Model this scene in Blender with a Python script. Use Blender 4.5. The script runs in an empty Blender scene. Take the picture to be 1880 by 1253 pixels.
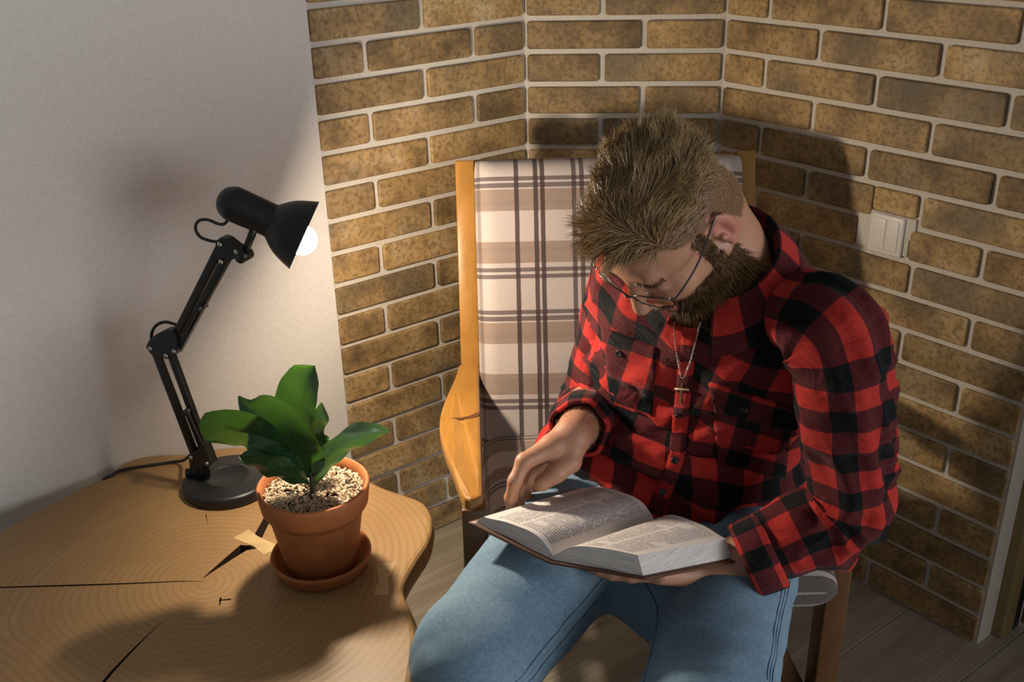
import bpy, bmesh, math, random
import numpy as np
from mathutils import Vector, Matrix
from mathutils.bvhtree import BVHTree
random.seed(7); rng = np.random.default_rng(11)
PI = math.pi
C = bpy.context.scene.collection

# ------------------------------------------------------------------ camera, world, lights, exposure
FPX = 1903.0
CAM = np.array([0.0, 0.0, 1.4863])
AX = np.array([[0.99970936, -0.01001239, -0.0219307], [-0.02410816, -0.41519054, -0.90941498], [0.0, 0.90967938, -0.41531125]])
cam_data = bpy.data.cameras.new('camera'); cam = bpy.data.objects.new('camera', cam_data); C.objects.link(cam)
cam_data.sensor_width = 36.0; cam_data.sensor_fit = 'HORIZONTAL'; cam_data.lens = FPX * 36.0 / 1880.0
cam_data.clip_start = 0.02
cam.matrix_world = Matrix(((AX[0][0], -AX[1][0], -AX[2][0], CAM[0]), (AX[0][1], -AX[1][1], -AX[2][1], CAM[1]), (AX[0][2], -AX[1][2], -AX[2][2], CAM[2]), (0, 0, 0, 1)))
bpy.context.scene.camera = cam
W = bpy.data.worlds.new('world'); bpy.context.scene.world = W; W.use_nodes = True
W.node_tree.nodes['Background'].inputs[0].default_value = (0.92, 0.96, 1.0, 1)
W.node_tree.nodes['Background'].inputs[1].default_value = 0.17
def area(name, loc, target, size, power, col):
    l = bpy.data.lights.new(name, 'AREA'); l.shape = 'RECTANGLE'; l.size, l.size_y = size; l.energy = power; l.color = col
    o = bpy.data.objects.new(name, l); C.objects.link(o); o.location = loc
    o.rotation_euler = (Vector(target) - Vector(loc)).to_track_quat('-Z', 'Y').to_euler(); return o
area('assumed_fill_light', (4.5, -1.9, 1.15), (-0.9, 1.7, 1.1), (4.4, 2.1), 33.0, (0.96, 0.97, 1.0)).data.spread = math.radians(70)  # assumed soft fill light, source unseen; spread narrowed toward the left wall
BULB_STRENGTH = 1000.0; BULB_COL = (1.0, 0.85, 0.67)
vs = bpy.context.scene.view_settings
vs.view_transform = 'Standard'; vs.look = 'None'; vs.exposure = 0.0; vs.gamma = 1.0; vs.use_curve_mapping = False
bpy.context.scene.display_settings.display_device = 'sRGB'

# ------------------------------------------------------------------ helpers
def at(x, y, z=None, Y=None, d=None):
    """World point seen in direction (x, y) of the photograph, on height z, at world Y or at depth d."""
    v = np.array([(x - 940) / FPX, (y - 626.5) / FPX, 1.0]) @ AX
    t = (z - CAM[2]) / v[2] if z is not None else (Y / v[1] if Y is not None else d)
    return CAM + v * t
def nrm(v): v = np.asarray(v, float); return v / (np.linalg.norm(v, axis=-1, keepdims=True) + 1e-12)
def thing(name, label, cat, loc=(0, 0, 0), group=None):
    o = bpy.data.objects.new(name, None); C.objects.link(o); o.location = tuple(float(c) for c in loc); o.empty_display_size = 0.05
    o['label'] = label; o['category'] = cat
    if group: o['group'] = group
    return o
def root_loc(p):
    while p.parent: p = p.parent
    return np.array(p.location)
def obj(name, verts, faces, mat, parent=None, smooth=True, uv=None, kind=None, label=None):
    """One mesh object; verts in world space (made relative to the thing it belongs to)."""
    verts = np.asarray(verts, float)
    if parent is not None: verts = verts - root_loc(parent)
    me = bpy.data.meshes.new(name); me.from_pydata(verts.tolist(), [], [list(map(int, f)) for f in faces])
    if uv is not None:
        ul = me.uv_layers.new(name='UVMap'); ul.data.foreach_set('uv', np.asarray(uv, np.float32).ravel())
    if smooth: me.polygons.foreach_set('use_smooth', [True] * len(me.polygons))
    me.update()
    if mat is not None: me.materials.append(mat)
    o = bpy.data.objects.new(name, me); C.objects.link(o)
    if parent is not None: o.parent = parent
    if kind: o['kind'] = kind
    if label: o['label'] = label
    return o
def tag(o, label, cat, group=None):
    o['label'] = label; o['category'] = cat
    if group: o['group'] = group
    return o
class MB:
    """Collects shapes that make ONE part."""
    def __init__(s): s.v = []; s.f = []; s.n = 0
    def add(s, v, f):
        v = np.asarray(v, float); s.v.append(v); s.f += [[int(i) + s.n for i in q] for q in f]; s.n += len(v); return s
    def box(s, c, h, R=None, bev=0.0):
        v, f = boxm(h, bev); v = v @ (np.asarray(R).T if R is not None else np.eye(3)) + np.asarray(c); return s.add(v, f)
    def tube(s, P, r, n=10, cap=True): v, f, _ = tubem(P, r, n, cap); return s.add(v, f)
    def lathe(s, prof, c, ax=(0, 0, 1), n=40, cap=True): v, f = lathem(prof, c, ax, n, cap); return s.add(v, f)
    def ball(s, c, r, nu=12, nv=8):
        t = np.linspace(0, PI, nv + 1); return s.lathe([(max(1e-5, r * math.sin(a)), -r * math.cos(a)) for a in t], c, (0, 0, 1), nu, False)
    def done(s, name, mat, parent=None, **k): return obj(name, np.concatenate(s.v), s.f, mat, parent, **k)
def boxm(h, bev=0.0):
    hx, hy, hz = h
    if bev <= 0:
        v = np.array([[sx * hx, sy * hy, sz * hz] for sx in (-1, 1) for sy in (-1, 1) for sz in (-1, 1)])
        return v, [[0, 1, 3, 2], [4, 6, 7, 5], [0, 4, 5, 1], [2, 3, 7, 6], [0, 2, 6, 4], [1, 5, 7, 3]]
    bm = bmesh.new(); bmesh.ops.create_cube(bm, size=1.0)
    for q in bm.verts: q.co = Vector((q.co.x * 2 * hx, q.co.y * 2 * hy, q.co.z * 2 * hz))
    bmesh.ops.bevel(bm, geom=list(bm.edges), offset=bev, segments=2, affect='EDGES', profile=0.6)
    bm.verts.index_update(); v = np.array([q.co[:] for q in bm.verts]); f = [[w.index for w in q.verts] for q in bm.faces]; bm.free(); return v, f
def frames(P, up=None):
    P = np.asarray(P, float); T = np.gradient(P, axis=0); T = nrm(T)
    u = np.asarray(up if up is not None else ((0, 0, 1) if abs(T[0][2]) < 0.9 else (1, 0, 0)), float)
    A = []; 
    for t in T:
        u = u - t * (u @ t); u = u / (np.linalg.norm(u) + 1e-9); A.append(u)
    A = np.array(A); return T, A, np.cross(T, A)
def tubem(P, r, n=10, cap=True, up=None, rb=None):
    P = np.asarray(P, float); m = len(P); r = np.broadcast_to(np.asarray(r, float), (m,)); rb = r if rb is None else np.broadcast_to(np.asarray(rb, float), (m,))
    T, A, B = frames(P, up); th = np.linspace(0, 2 * PI, n, endpoint=False)
    V = P[:, None] + A[:, None] * (np.cos(th)[None, :, None] * r[:, None, None]) + B[:, None] * (np.sin(th)[None, :, None] * rb[:, None, None])
    F = [[i * n + j, i * n + (j + 1) % n, (i + 1) * n + (j + 1) % n, (i + 1) * n + j] for i in range(m - 1) for j in range(n)]
    if cap: F += [list(range(n))[::-1], [(m - 1) * n + j for j in range(n)]]
    return V.reshape(-1, 3), F, (T, A, B)
def lathem(prof, c, ax=(0, 0, 1), n=40, cap=True):
    ax = nrm(ax); e1 = nrm(np.cross(ax, (0, 1, 0) if abs(ax[1]) < 0.9 else (1, 0, 0))); e2 = np.cross(ax, e1)
    th = np.linspace(0, 2 * PI, n, endpoint=False); m = len(prof); V = []
    for r, h in prof: V.append(np.asarray(c) + ax * h + e1 * (np.cos(th) * r)[:, None] + e2 * (np.sin(th) * r)[:, None])
    F = [[i * n + j, i * n + (j + 1) % n, (i + 1) * n + (j + 1) % n, (i + 1) * n + j] for i in range(m - 1) for j in range(n)]
    if cap: F += [list(range(n))[::-1], [(m - 1) * n + j for j in range(n)]]
    return np.concatenate(V), F
def crom(K, n):
    """Catmull-Rom through the rows of K, n samples."""
    K = np.asarray(K, float); m = len(K); t = np.linspace(0, m - 1 - 1e-9, n); i = t.astype(int); f = (t - i)[:, None]
    g = lambda j: K[np.clip(j, 0, m - 1)]
    p0, p1, p2, p3 = g(i - 1), g(i), g(i + 1), g(i + 2)
    return 0.5 * (2 * p1 + (p2 - p0) * f + (2 * p0 - 5 * p1 + 4 * p2 - p3) * f ** 2 + (3 * p1 - p0 - 3 * p2 + p3) * f ** 3)
def resamp(P, n):
    P = np.asarray(P, float); s = np.r_[0, np.cumsum(np.linalg.norm(np.diff(P, axis=0), axis=1))]; t = np.linspace(0, s[-1], n)
    return np.stack([np.interp(t, s, P[:, k]) for k in range(P.shape[1])], 1)
def grid_faces(n, m, wrap):
    F = []
    for i in range(n - 1):
        for j in range(m if wrap else m - 1):
            k = (j + 1) % m; F.append([i * m + j, i * m + k, (i + 1) * m + k, (i + 1) * m + j])
    return F
def grid_uv(n, m, U, Vv, wrap):
    """U (n, m+1 if wrap else m), Vv the same: loop uvs matching grid_faces."""
    out = []
    for i in range(n - 1):
        for j in range(m if wrap else m - 1):
            out += [(U[i, j], Vv[i, j]), (U[i, j + 1], Vv[i, j + 1]), (U[i + 1, j + 1], Vv[i + 1, j + 1]), (U[i + 1, j], Vv[i + 1, j])]
    return out
def vnoise(p):
    p = np.asarray(p, float); i = np.floor(p).astype(np.int64); f = p - i; f = f * f * (3 - 2 * f)
    def h(a, b, c):
        n = (a * 374761393 + b * 668265263 + c * 2147483647 + 974711) & 0xffffffff
        n = ((n ^ (n >> 13)) * 1274126177) & 0xffffffff; n = n ^ (n >> 16); return (n & 0xffff) / 65535.0 * 2 - 1
    r = 0
    for dx in (0, 1):
        for dy in (0, 1):
            for dz in (0, 1):
                w = (f[..., 0] if dx else 1 - f[..., 0]) * (f[..., 1] if dy else 1 - f[..., 1]) * (f[..., 2] if dz else 1 - f[..., 2])
                r = r + w * h(i[..., 0] + dx, i[..., 1] + dy, i[..., 2] + dz)
    return r
def sstep(a, b, x): t = np.clip((x - a) / (b - a), 0, 1); return t * t * (3 - 2 * t)

# ------------------------------------------------------------------ materials
class NT:
    def __init__(s, name):
        s.m = bpy.data.materials.new(name); s.m.use_nodes = True; s.t = s.m.node_tree; s.b = s.t.nodes['Principled BSDF']; s._tc = None
    def n(s, typ, ins=None, **kw):
        o = s.t.nodes.new('ShaderNode' + typ)
        for k, v in kw.items(): setattr(o, k, v)
        for k, v in (ins or {}).items(): s.put(o.inputs[k], v)
        return o
    def put(s, sock, v):
        if hasattr(v, 'outputs'): v = v.outputs[0]
        if hasattr(v, 'links'): s.t.links.new(v, sock)
        else:
            if isinstance(v, (tuple, list)) and len(v) == 3 and sock.type == 'RGBA': v = (*v, 1)
            sock.default_value = v
    def tc(s, k='Object'):
        if s._tc is None: s._tc = s.n('TexCoord')
        return s._tc.outputs[k]
    def math(s, op, a, b=0.0, c=0.0): return s.n('Math', {0: a, 1: b, 2: c}, operation=op)
    def vmath(s, op, a, b=(0, 0, 0)): return s.n('VectorMath', {0: a, 1: b}, operation=op)
    def map(s, v, scale=(1, 1, 1), loc=(0, 0, 0), rot=(0, 0, 0)): return s.n('Mapping', {'Vector': v, 'Scale': scale, 'Location': loc, 'Rotation': rot})
    def noise(s, v, scale, detail=4.0, rough=0.55, dist=0.0): return s.n('TexNoise', {'Vector': v, 'Scale': scale, 'Detail': detail, 'Roughness': rough, 'Distortion': dist})
    def ramp(s, f, stops, interp='LINEAR'):
        r = s.n('ValToRGB', {0: f}); e = r.color_ramp.elements; r.color_ramp.interpolation = interp
        while len(e) < len(stops): e.new(0.5)
        for q, (p, c) in zip(e, stops): q.position = p; q.color = (*c, 1) if len(c) == 3 else c
        return r
    def mix(s, f, a, b, mode='MIX'):
        r = s.n('Mix', data_type='RGBA', blend_type=mode); s.put(r.inputs[0], f); s.put(r.inputs[6], a); s.put(r.inputs[7], b); return r.outputs[2]
    def bump(s, h, strength=0.2, dist=0.001): s.put(s.b.inputs['Normal'], s.n('Bump', {'Height': h, 'Strength': strength, 'Distance': dist}))
    def set(s, **k):
        for a, v in k.items(): s.put(s.b.inputs[{'col': 'Base Color', 'rough': 'Roughness', 'metal': 'Metallic', 'spec': 'Specular IOR Level', 'sheen': 'Sheen Weight', 'coat': 'Coat Weight', 'trans': 'Transmission Weight', 'sss': 'Subsurface Weight', 'alpha': 'Alpha', 'emis': 'Emission Strength', 'ecol': 'Emission Color', 'ior': 'IOR'}[a]], v)
        return s
g3 = lambda x: (x, x, x)
def plain(name, col, rough=0.5, **k): t = NT(name); t.set(col=col, rough=rough, **k); return t.m
def m_brick():
    t = NT('brick_tile'); rnd = t.n('ObjectInfo').outputs['Random']; off = t.math('MULTIPLY', rnd, 61.0)
    v = t.vmath('ADD', t.tc(), t.n('CombineXYZ', {0: off, 1: off, 2: off}))
    a = t.noise(v, 11, 6, 0.62); b = t.noise(v, 105, 6, 0.7); c = t.noise(v, 5, 3, 0.5, 0.6)
    base = t.ramp(a, [(0.28, (0.11, 0.072, 0.032)), (0.42, (0.27, 0.168, 0.070)), (0.54, (0.41, 0.258, 0.104)), (0.72, (0.50, 0.365, 0.20))])
    gr = t.mix(t.ramp(c, [(0.50, g3(0)), (0.68, g3(0.75))]), base, (0.145, 0.115, 0.072))
    sp = t.mix(t.ramp(b, [(0.40, g3(0.6)), (0.53, g3(0))]), gr, (0.10, 0.062, 0.028))
    dk = t.mix(1.0, sp, t.ramp(rnd, [(0, g3(0.68)), (0.5, g3(0.98)), (1, g3(1.15))]), 'MULTIPLY')
    t.set(col=dk, rough=0.62, spec=0.35); t.bump(t.math('ADD', b, t.math('MULTIPLY', a, 1.2)), 0.35, 0.0015); return t.m
def m_grout():
    t = NT('grout'); n = t.noise(t.tc(), 220, 3); t.set(col=t.ramp(n, [(0.3, (0.50, 0.45, 0.38)), (0.7, (0.62, 0.57, 0.49))]), rough=0.9); t.bump(n, 0.5, 0.001); return t.m
def m_wallpaper():
    t = NT('wallpaper'); a = t.noise(t.map(t.tc(), (90, 90, 22)), 4.0, 4, 0.6); b = t.noise(t.map(t.tc(), (30, 30, 160)), 3.0, 3, 0.6); s = t.math('ADD', a, b)
    t.set(col=t.ramp(t.math('MULTIPLY', s, 0.5), [(0.36, (0.585, 0.545, 0.495)), (0.62, (0.665, 0.625, 0.57))]), rough=0.85, spec=0.2); t.bump(s, 0.35, 0.0012); return t.m
def m_plank():
    t = NT('laminate_plank'); off = t.math('MULTIPLY', t.n('ObjectInfo').outputs['Random'], 37.0)
    v = t.vmath('ADD', t.tc(), t.n('CombineXYZ', {0: off, 1: off, 2: 0.0}))
    w = t.noise(t.map(v, (1.1, 9, 1)), 2.2, 3, 0.5, 0.4); g = t.n('TexWave', {'Vector': t.map(v, (0.35, 8, 1)), 'Scale': 4.0, 'Distortion': 7.0, 'Detail': 3.0, 'Detail Scale': 0.7}, wave_type='BANDS', bands_direction='Y')
    f = t.noise(t.map(v, (6, 160, 1)), 3, 3)
    c = t.ramp(w, [(0.3, (0.30, 0.245, 0.175)), (0.7, (0.50, 0.43, 0.33))])
    c = t.mix(t.math('MULTIPLY', g.outputs['Fac'], 0.38), c, (0.25, 0.195, 0.135)); c = t.mix(t.math('MULTIPLY', f, 0.25), c, (0.22, 0.17, 0.12))
    t.set(col=c, rough=0.42, spec=0.4); t.bump(g.outputs['Fac'], 0.08, 0.0006); return t.m
def m_slab(pith):
    t = NT('live_edge_wood'); p = t.vmath('SUBTRACT', t.tc(), tuple(pith)); wob = t.noise(t.tc(), 2.6, 2, 0.4); wv = t.vmath('SCALE', t.vmath('SUBTRACT', wob.outputs['Color'], (0.5, 0.5, 0.5))); wv.inputs['Scale'].default_value = 0.11
    q = t.vmath('MULTIPLY', t.vmath('ADD', p, wv), (1, 1, 0.25)); d = t.n('VectorMath', {0: q}, operation='LENGTH').outputs['Value']
    r1 = t.math('SINE', t.math('MULTIPLY', d, 2 * PI / 0.0125)); r2 = t.math('SINE', t.math('MULTIPLY', d, 2 * PI / 0.047)); fine = t.noise(t.tc(), 260, 4, 0.6); big = t.noise(t.tc(), 5, 4, 0.6)
    n1 = t.noise(t.n('CombineXYZ', {0: t.math('MULTIPLY', d, 95.0), 1: 0.0, 2: 0.0}), 1.0, 2)
    c = t.ramp(big, [(0.3, (0.265, 0.158, 0.064)), (0.7, (0.385, 0.242, 0.102))])
    c = t.mix(t.math('MULTIPLY', t.math('POWER', t.math('MULTIPLY_ADD', r1, 0.5, 0.5), 4.0), t.math('MULTIPLY', n1, 0.95)), c, (0.19, 0.095, 0.035))
    c = t.mix(t.math('MULTIPLY', t.math('MULTIPLY_ADD', r2, 0.5, 0.5), 0.26), c, (0.30, 0.155, 0.06)); c = t.mix(t.math('MULTIPLY', fine, 0.22), c, (0.24, 0.13, 0.05))
    hd = t.n('MapRange', {0: d, 1: 0.0, 2: 0.75, 3: 0.20, 4: 0.0}); c = t.mix(hd, c, (0.27, 0.15, 0.06))
    t.set(col=c, rough=0.46, spec=0.4); t.bump(t.math('ADD', r1, t.math('MULTIPLY', fine, 1.0)), 0.10, 0.0006); return t.m
def m_wood(name, c1, c2, rough=0.3, axis=2, scale=1.0):
    t = NT(name); sc = [60, 60, 60]; sc[axis] = 3.5; sw = [9, 9, 9]; sw[axis] = 1.2
    v = t.tc(); n = t.noise(t.map(v, tuple(q * scale for q in sc)), 1.0, 5, 0.6, 0.4); w = t.noise(t.map(v, tuple(q * scale for q in sw)), 1.6, 3, 0.5, 1.0)
    c = t.mix(w, c1, c2); rg = t.math('POWER', t.math('MULTIPLY_ADD', t.math('SINE', t.math('MULTIPLY', w, 55.0)), 0.5, 0.5), 3.0); c = t.mix(t.math('MULTIPLY', rg, 0.28), c, tuple(q * 0.6 for q in c1)); c = t.mix(t.math('MULTIPLY', n, 0.5), c, tuple(q * 0.55 for q in c1)); t.set(col=c, rough=rough, spec=0.45); t.bump(n, 0.05, 0.0005); return t.m
def stripes(t, coord, period, bands):
    """Constant colour ramp over one period: bands = [(start, end, value)], rest 0."""
    f = t.math('FRACT', t.math('DIVIDE', coord, period)); st = [(0.0, g3(0.0))]
    for a, b, val in sorted(bands): st += [(a / period, g3(val)), (b / period, g3(0.0))]
    return t.ramp(f, st, 'CONSTANT')
def m_chair_plaid():
    t = NT('chair_plaid'); uv = t.n('SeparateXYZ', {0: t.tc('UV')}); u, v = uv.outputs[0], uv.outputs[1]
    wob = t.noise(t.tc('UV'), 30, 2); u = t.math('ADD', u, t.math('MULTIPLY_ADD', wob, 0.0012, -0.0006))
    base = t.ramp(t.noise(t.map(t.tc('UV'), (900, 300, 1)), 1.0, 3), [(0.3, (0.33, 0.275, 0.245)), (0.7, (0.42, 0.355, 0.32))])
    band = stripes(t, v, 0.25, [(0.057, 0.097, 0.78), (0.155, 0.195, 0.78)]); hl = stripes(t, v, 0.25, [(0.034, 0.0415, 0.85), (0.0455, 0.0545, 0.85), (0.204, 0.2115, 0.85), (0.216, 0.2245, 0.85)])
    hmid = stripes(t, v, 0.25, [(0.080, 0.086, 0.35), (0.166, 0.172, 0.35)])
    vl = stripes(t, u, 0.54, [(0.004, 0.010, 0.45), (0.073, 0.081, 0.95), (0.108, 0.1163, 0.95), (0.121, 0.130, 0.95), (0.181, 0.189, 0.85), (0.195, 0.203, 0.85), (0.262, 0.270, 0.86), (0.352, 0.359, 0.8), (0.366, 0.373, 0.8), (0.425, 0.432, 0.86), (0.438, 0.446, 0.86)])
    tw = t.noise(t.map(t.tc('UV'), (1500, 1500, 1)), 1.0, 1); tws = t.n('MapRange', {0: tw, 1: 0.3, 2: 0.7, 3: 0.80, 4: 1.1})
    M = lambda a, b: t.math('MULTIPLY', a, b)
    c = t.mix(M(band, tws), base, (0.165, 0.105, 0.07)); c = t.mix(M(hmid, tws), c, (0.16, 0.13, 0.12)); c = t.mix(M(hl, tws), c, (0.055, 0.036, 0.036)); c = t.mix(M(vl, tws), c, (0.035, 0.020, 0.020))
    t.set(col=c, rough=0.9, spec=0.15, sheen=0.1); t.bump(tw, 0.25, 0.0008); return t.m
def m_buffalo():
    t = NT('buffalo_check'); P = 0.060; uv = t.n('SeparateXYZ', {0: t.tc('UV')}); nz = t.noise(t.tc('UV'), 28, 2)
    def half(s):
        f = t.math('FRACT', t.math('DIVIDE', t.math('ADD', s, t.math('MULTIPLY_ADD', nz, 0.002, -0.001)), P)); return t.math('GREATER_THAN', f, 0.5)
    a, b = half(uv.outputs[0]), half(uv.outputs[1]); s = t.math('MULTIPLY', t.math('ADD', a, b), 0.5)
    c = t.ramp(s, [(0.0, (0.42, 0.031, 0.024)), (0.25, (0.085, 0.014, 0.016)), (0.75, (0.0065, 0.0075, 0.008))], 'CONSTANT')
    fz = t.noise(t.map(t.tc('UV'), (1400, 1400, 1)), 1.0, 2); fl = t.noise(t.tc('UV'), 140, 4, 0.7)
    c = t.mix(1.0, c, t.ramp(t.math('ADD', t.math('MULTIPLY', fz, 0.6), t.math('MULTIPLY', fl, 0.4)), [(0.3, g3(0.72)), (0.7, g3(1.22))]), 'MULTIPLY')
    t.set(col=c, rough=0.92, spec=0.1, sheen=0.06); b1 = t.n('Bump', {'Height': t.n('TexNoise', {'Vector': t.map(t.tc(), (1.0, 1.0, 1.7), rot=(0.3, 0.5, 0.2)), 'Scale': 15.0, 'Detail': 3.0, 'Roughness': 0.55, 'Distortion': 0.8}), 'Strength': 0.75, 'Distance': 0.012}); b2 = t.n('Bump', {'Height': fz, 'Strength': 0.25, 'Distance': 0.0008, 'Normal': b1}); t.put(t.b.inputs['Normal'], b2); return t.m
def m_denim():
    t = NT('denim'); v = t.tc(); tw = t.noise(t.map(v, (700, 700, 260), rot=(0.3, 0.6, 0.5)), 1.0, 3, 0.7); f = t.noise(v, 7, 4, 0.6); g = t.noise(v, 190, 4, 0.75)
    c = t.ramp(f, [(0.3, (0.130, 0.215, 0.30)), (0.7, (0.205, 0.31, 0.39))]); c = t.mix(t.math('MULTIPLY', t.ramp(g, [(0.4, g3(0)), (0.7, g3(1))]), 0.40), c, (0.38, 0.50, 0.58)); c = t.mix(t.math('MULTIPLY', tw, 0.35), c, (0.045, 0.10, 0.17))
    t.set(col=c, rough=0.9, spec=0.1, sheen=0.06); t.bump(t.math('ADD', tw, g), 0.3, 0.001); return t.m
M_BRICK, M_GROUT, M_PAPER, M_PLANK = m_brick(), m_grout(), m_wallpaper(), m_plank()
M_BLACK = plain('black_enamel', (0.010, 0.0105, 0.011), 0.38, spec=0.45)
M_RUBBER = plain('black_rubber', (0.012, 0.012, 0.012), 0.6)
M_CHROME = plain('screw_steel', (0.55, 0.55, 0.55), 0.28, metal=1.0)
M_SWITCH = plain('white_plastic', (0.70, 0.64, 0.57), 0.35)
M_AMBER = m_wood('amber_varnish', (0.30, 0.132, 0.022), (0.42, 0.205, 0.042), 0.30, 1)
M_POSTW = m_wood('amber_post', (0.30, 0.132, 0.022), (0.42, 0.205, 0.042), 0.32, 2)
M_DARKW = m_wood('shaded_amber', (0.115, 0.050, 0.018), (0.18, 0.085, 0.03), 0.32, 2)  # amber wood again; shade on the legs is put into a darker colour

# ------------------------------------------------------------------ setting: walls, floor, trim, door
CRS = 0.07; NROW = 19; ROW0 = -14; H_WALL = (NROW - ROW0) * CRS
c1 = np.array([0.04226082, 2.32669291]); dA = np.array([0.80184576, 0.59753107]); dB = np.array([0.99374275, -0.1116931]); dC = np.array([0.62609364, -0.77974788])
LA, LB, LC = 0.5155, 0.4322, 0.7575; c2 = c1 + LB * dB; cE = c2 + LC * dC
_bm = {}
def brick_mesh(L, Hh):
    k = (round(L, 3), round(Hh, 3))
    if k in _bm: return _bm[k]
    r = 0.006; pts = []
    for cx, cz, a0 in ((L / 2 - r, Hh / 2 - r, 0), (-L / 2 + r, Hh / 2 - r, 90), (-L / 2 + r, -Hh / 2 + r, 180), (L / 2 - r, -Hh / 2 + r, 270)):
        for a in (0, 45, 90): pts.append((cx + r * math.cos(math.radians(a0 + a)), cz + r * math.sin(math.radians(a0 + a))))
    n = len(pts); V = []
    for y, s in ((0.004, 0), (-0.0055, 0), (-0.0075, 0.0022)):
        for x, z in pts: V.append((x - s * np.sign(x), y, z - s * np.sign(z)))
    F = [[i * n + j, (i + 1) * n + j, (i + 1) * n + (j + 1) % n, i * n + (j + 1) % n] for i in range(2) for j in range(n)] + [[2 * n + j for j in range(n)][::-1]]
    me = bpy.data.meshes.new('brick'); me.from_pydata(V, [], F); me.materials.append(M_BRICK); me.update(); _bm[k] = me; return me
def slab_wall(name, p, d, x0, x1, mat, thick=0.10, front=0.0):
    v, f = boxm(((x1 - x0) / 2, thick / 2, H_WALL / 2)); v = v + [(x0 + x1) / 2, thick / 2 + front, H_WALL / 2]
    me = bpy.data.meshes.new(name); me.from_pydata(v.tolist(), [], f); me.materials.append(mat)
    o = bpy.data.objects.new(name, me); C.objects.link(o); o.location = (p[0], p[1], 0); o.rotation_euler = (0, 0, math.atan2(d[1], d[0])); o['kind'] = 'structure'; return o
def lay(wall, rows):
    """rows: {row: [(x0, x1, z0, z1)]} in the wall's own frame -> one brick object each."""
    for k, L in rows.items():
        for x0, x1, dz0, dz1 in L:
            zb, zt = (NROW - k - 1) * CRS + 0.006 + dz0, (NROW - k) * CRS - 0.006 - dz1
            o = bpy.data.objects.new('brick', brick_mesh(x1 - x0, zt - zb)); C.objects.link(o); o.parent = wall
            o.location = ((x0 + x1) / 2, random.uniform(-0.0012, 0.0006), (zb + zt) / 2); o.rotation_euler = (random.gauss(0, .004), random.gauss(0, .0025), random.gauss(0, .003))
g = 0.006
def runs(lo, hi, joints, skip=()):
    e = [lo] + sorted(j for j in joints if lo < j < hi) + [hi]
    return [(a + (g if a > lo else 0.0), b - (g if b < hi else 0.0), 0, 0) for a, b in zip(e[:-1], e[1:]) if b - a > 0.02]
wA = slab_wall('wall_back_left', c1, dA, -LA, 0.03, M_GROUT); wB = slab_wall('wall_back', c1, dB, -0.02, LB + 0.02, M_GROUT); wC = slab_wall('wall_right', c2, dC, -0.03, LC, M_GROUT)
R_A, R_B, R_C = {}, {}, {}
for k in range(ROW0, NROW):
    odd = k % 2 == 1
    R_A[k] = runs(-LA + 0.002, -0.007, [-0.2635] if odd else [-0.398, -0.139])
    R_B[k] = runs(0.007, LB - 0.007, [0.170] if odd else [0.259])
    R_C[k] = runs(0.007, LC - 0.001, [0.114, 0.375, 0.635] if odd else [0.240, 0.500])
R_C[7] = [(0.007, 0.108, 0, 0), (0.120, 0.369, 0, 0), (0.489, 0.629, 0, 0), (0.641, LC - 0.001, 0, 0)]
R_C[6] = [(0.007, 0.234, 0, 0), (0.246, 0.398, 0, 0), (0.400, 0.494, 0.013, 0), (0.506, LC - 0.001, 0, 0)]
lay(wA, R_A); lay(wB, R_B); lay(wC, R_C)
# grout patch round the switch (part of the wall) and the switch
zS = (NROW - 7.5) * CRS + 0.006
def in_C(v): v = np.asarray(v, float); return np.array([c2[0], c2[1], 0]) + v[..., :1] * np.array([dC[0], dC[1], 0]) + v[..., 1:2] * np.array([-dC[1], dC[0], 0]) + v[..., 2:] * np.array([0, 0, 1.0])
v, f = boxm((0.0575, 0.004, 0.035), 0.002); obj('plaster_patch', v + [0.4285, -0.001, zS + 0.003], f, M_GROUT).parent = wC
v, f = boxm((0.050, 0.004, 0.022), 0.002); obj('plaster_patch', v + [0.446, -0.0015, zS + 0.024], f, M_GROUT).parent = wC
sw = thing('light_switch', 'white double rocker light switch on the brick wall', 'light switch', in_C(np.array([0.4385, -0.006, zS + 0.004])))
RC = np.array([[dC[0], -dC[1], 0], [dC[1], dC[0], 0], [0, 0, 1.0]])
sc = in_C(np.array([0.4385, -0.006, zS + 0.004])); out = np.array([dC[1], -dC[0], 0])
MB().box(sc + out * 0.0015, (0.0365, 0.004, 0.040), RC, 0.0035).done('switch_frame', M_SWITCH, sw)
for s in (-1, 1): MB().box(sc + out * 0.0048 + np.array([dC[0], dC[1], 0]) * s * 0.0138 , (0.0136, 0.0028, 0.0315), RC, 0.002).done('rocker', M_SWITCH, sw)
# wallpapered wall on the left, flush with the brick faces
wL = slab_wall('wall_left', c1, dA, -LA - 2.2, -LA, M_PAPER, front=-0.0078)
# plaster return, door frame and door right of the brick
eC = np.array([cE[0], cE[1]])
t1 = slab_wall('trim_1', eC, dA, 0.0, 0.056, plain('painted_plaster', (0.50, 0.43, 0.37), 0.8), thick=0.09, front=-0.004)
M_DOOR = m_wood('tan_door', (0.30, 0.20, 0.085), (0.34, 0.235, 0.105), 0.45, 2, 0.6)
dr = bpy.data.objects.new('door_1', None); C.objects.link(dr); dr['kind'] = 'structure'; dp = eC + dA * 0.056; dr.location = (dp[0], dp[1], 0)
RA = np.array([[dA[0], -dA[1], 0], [dA[1], dA[0], 0], [0, 0, 1.0]])
P3 = lambda p, z: np.array([p[0], p[1], z])
MB().box(P3(dp + dA * 0.02 + dC * 0.006, 1.05), (0.024, 0.02, 1.05), RA, 0.003).done('door_frame', M_DOOR, dr)
MB().box(P3(dp + dA * 0.062 + dC * 0.44, 1.05), (0.02, 0.41, 1.035), RA, 0.006).done('door_leaf', M_DOOR, dr)  # leaf lengthened out of view to keep fill light off the plaster return
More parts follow.
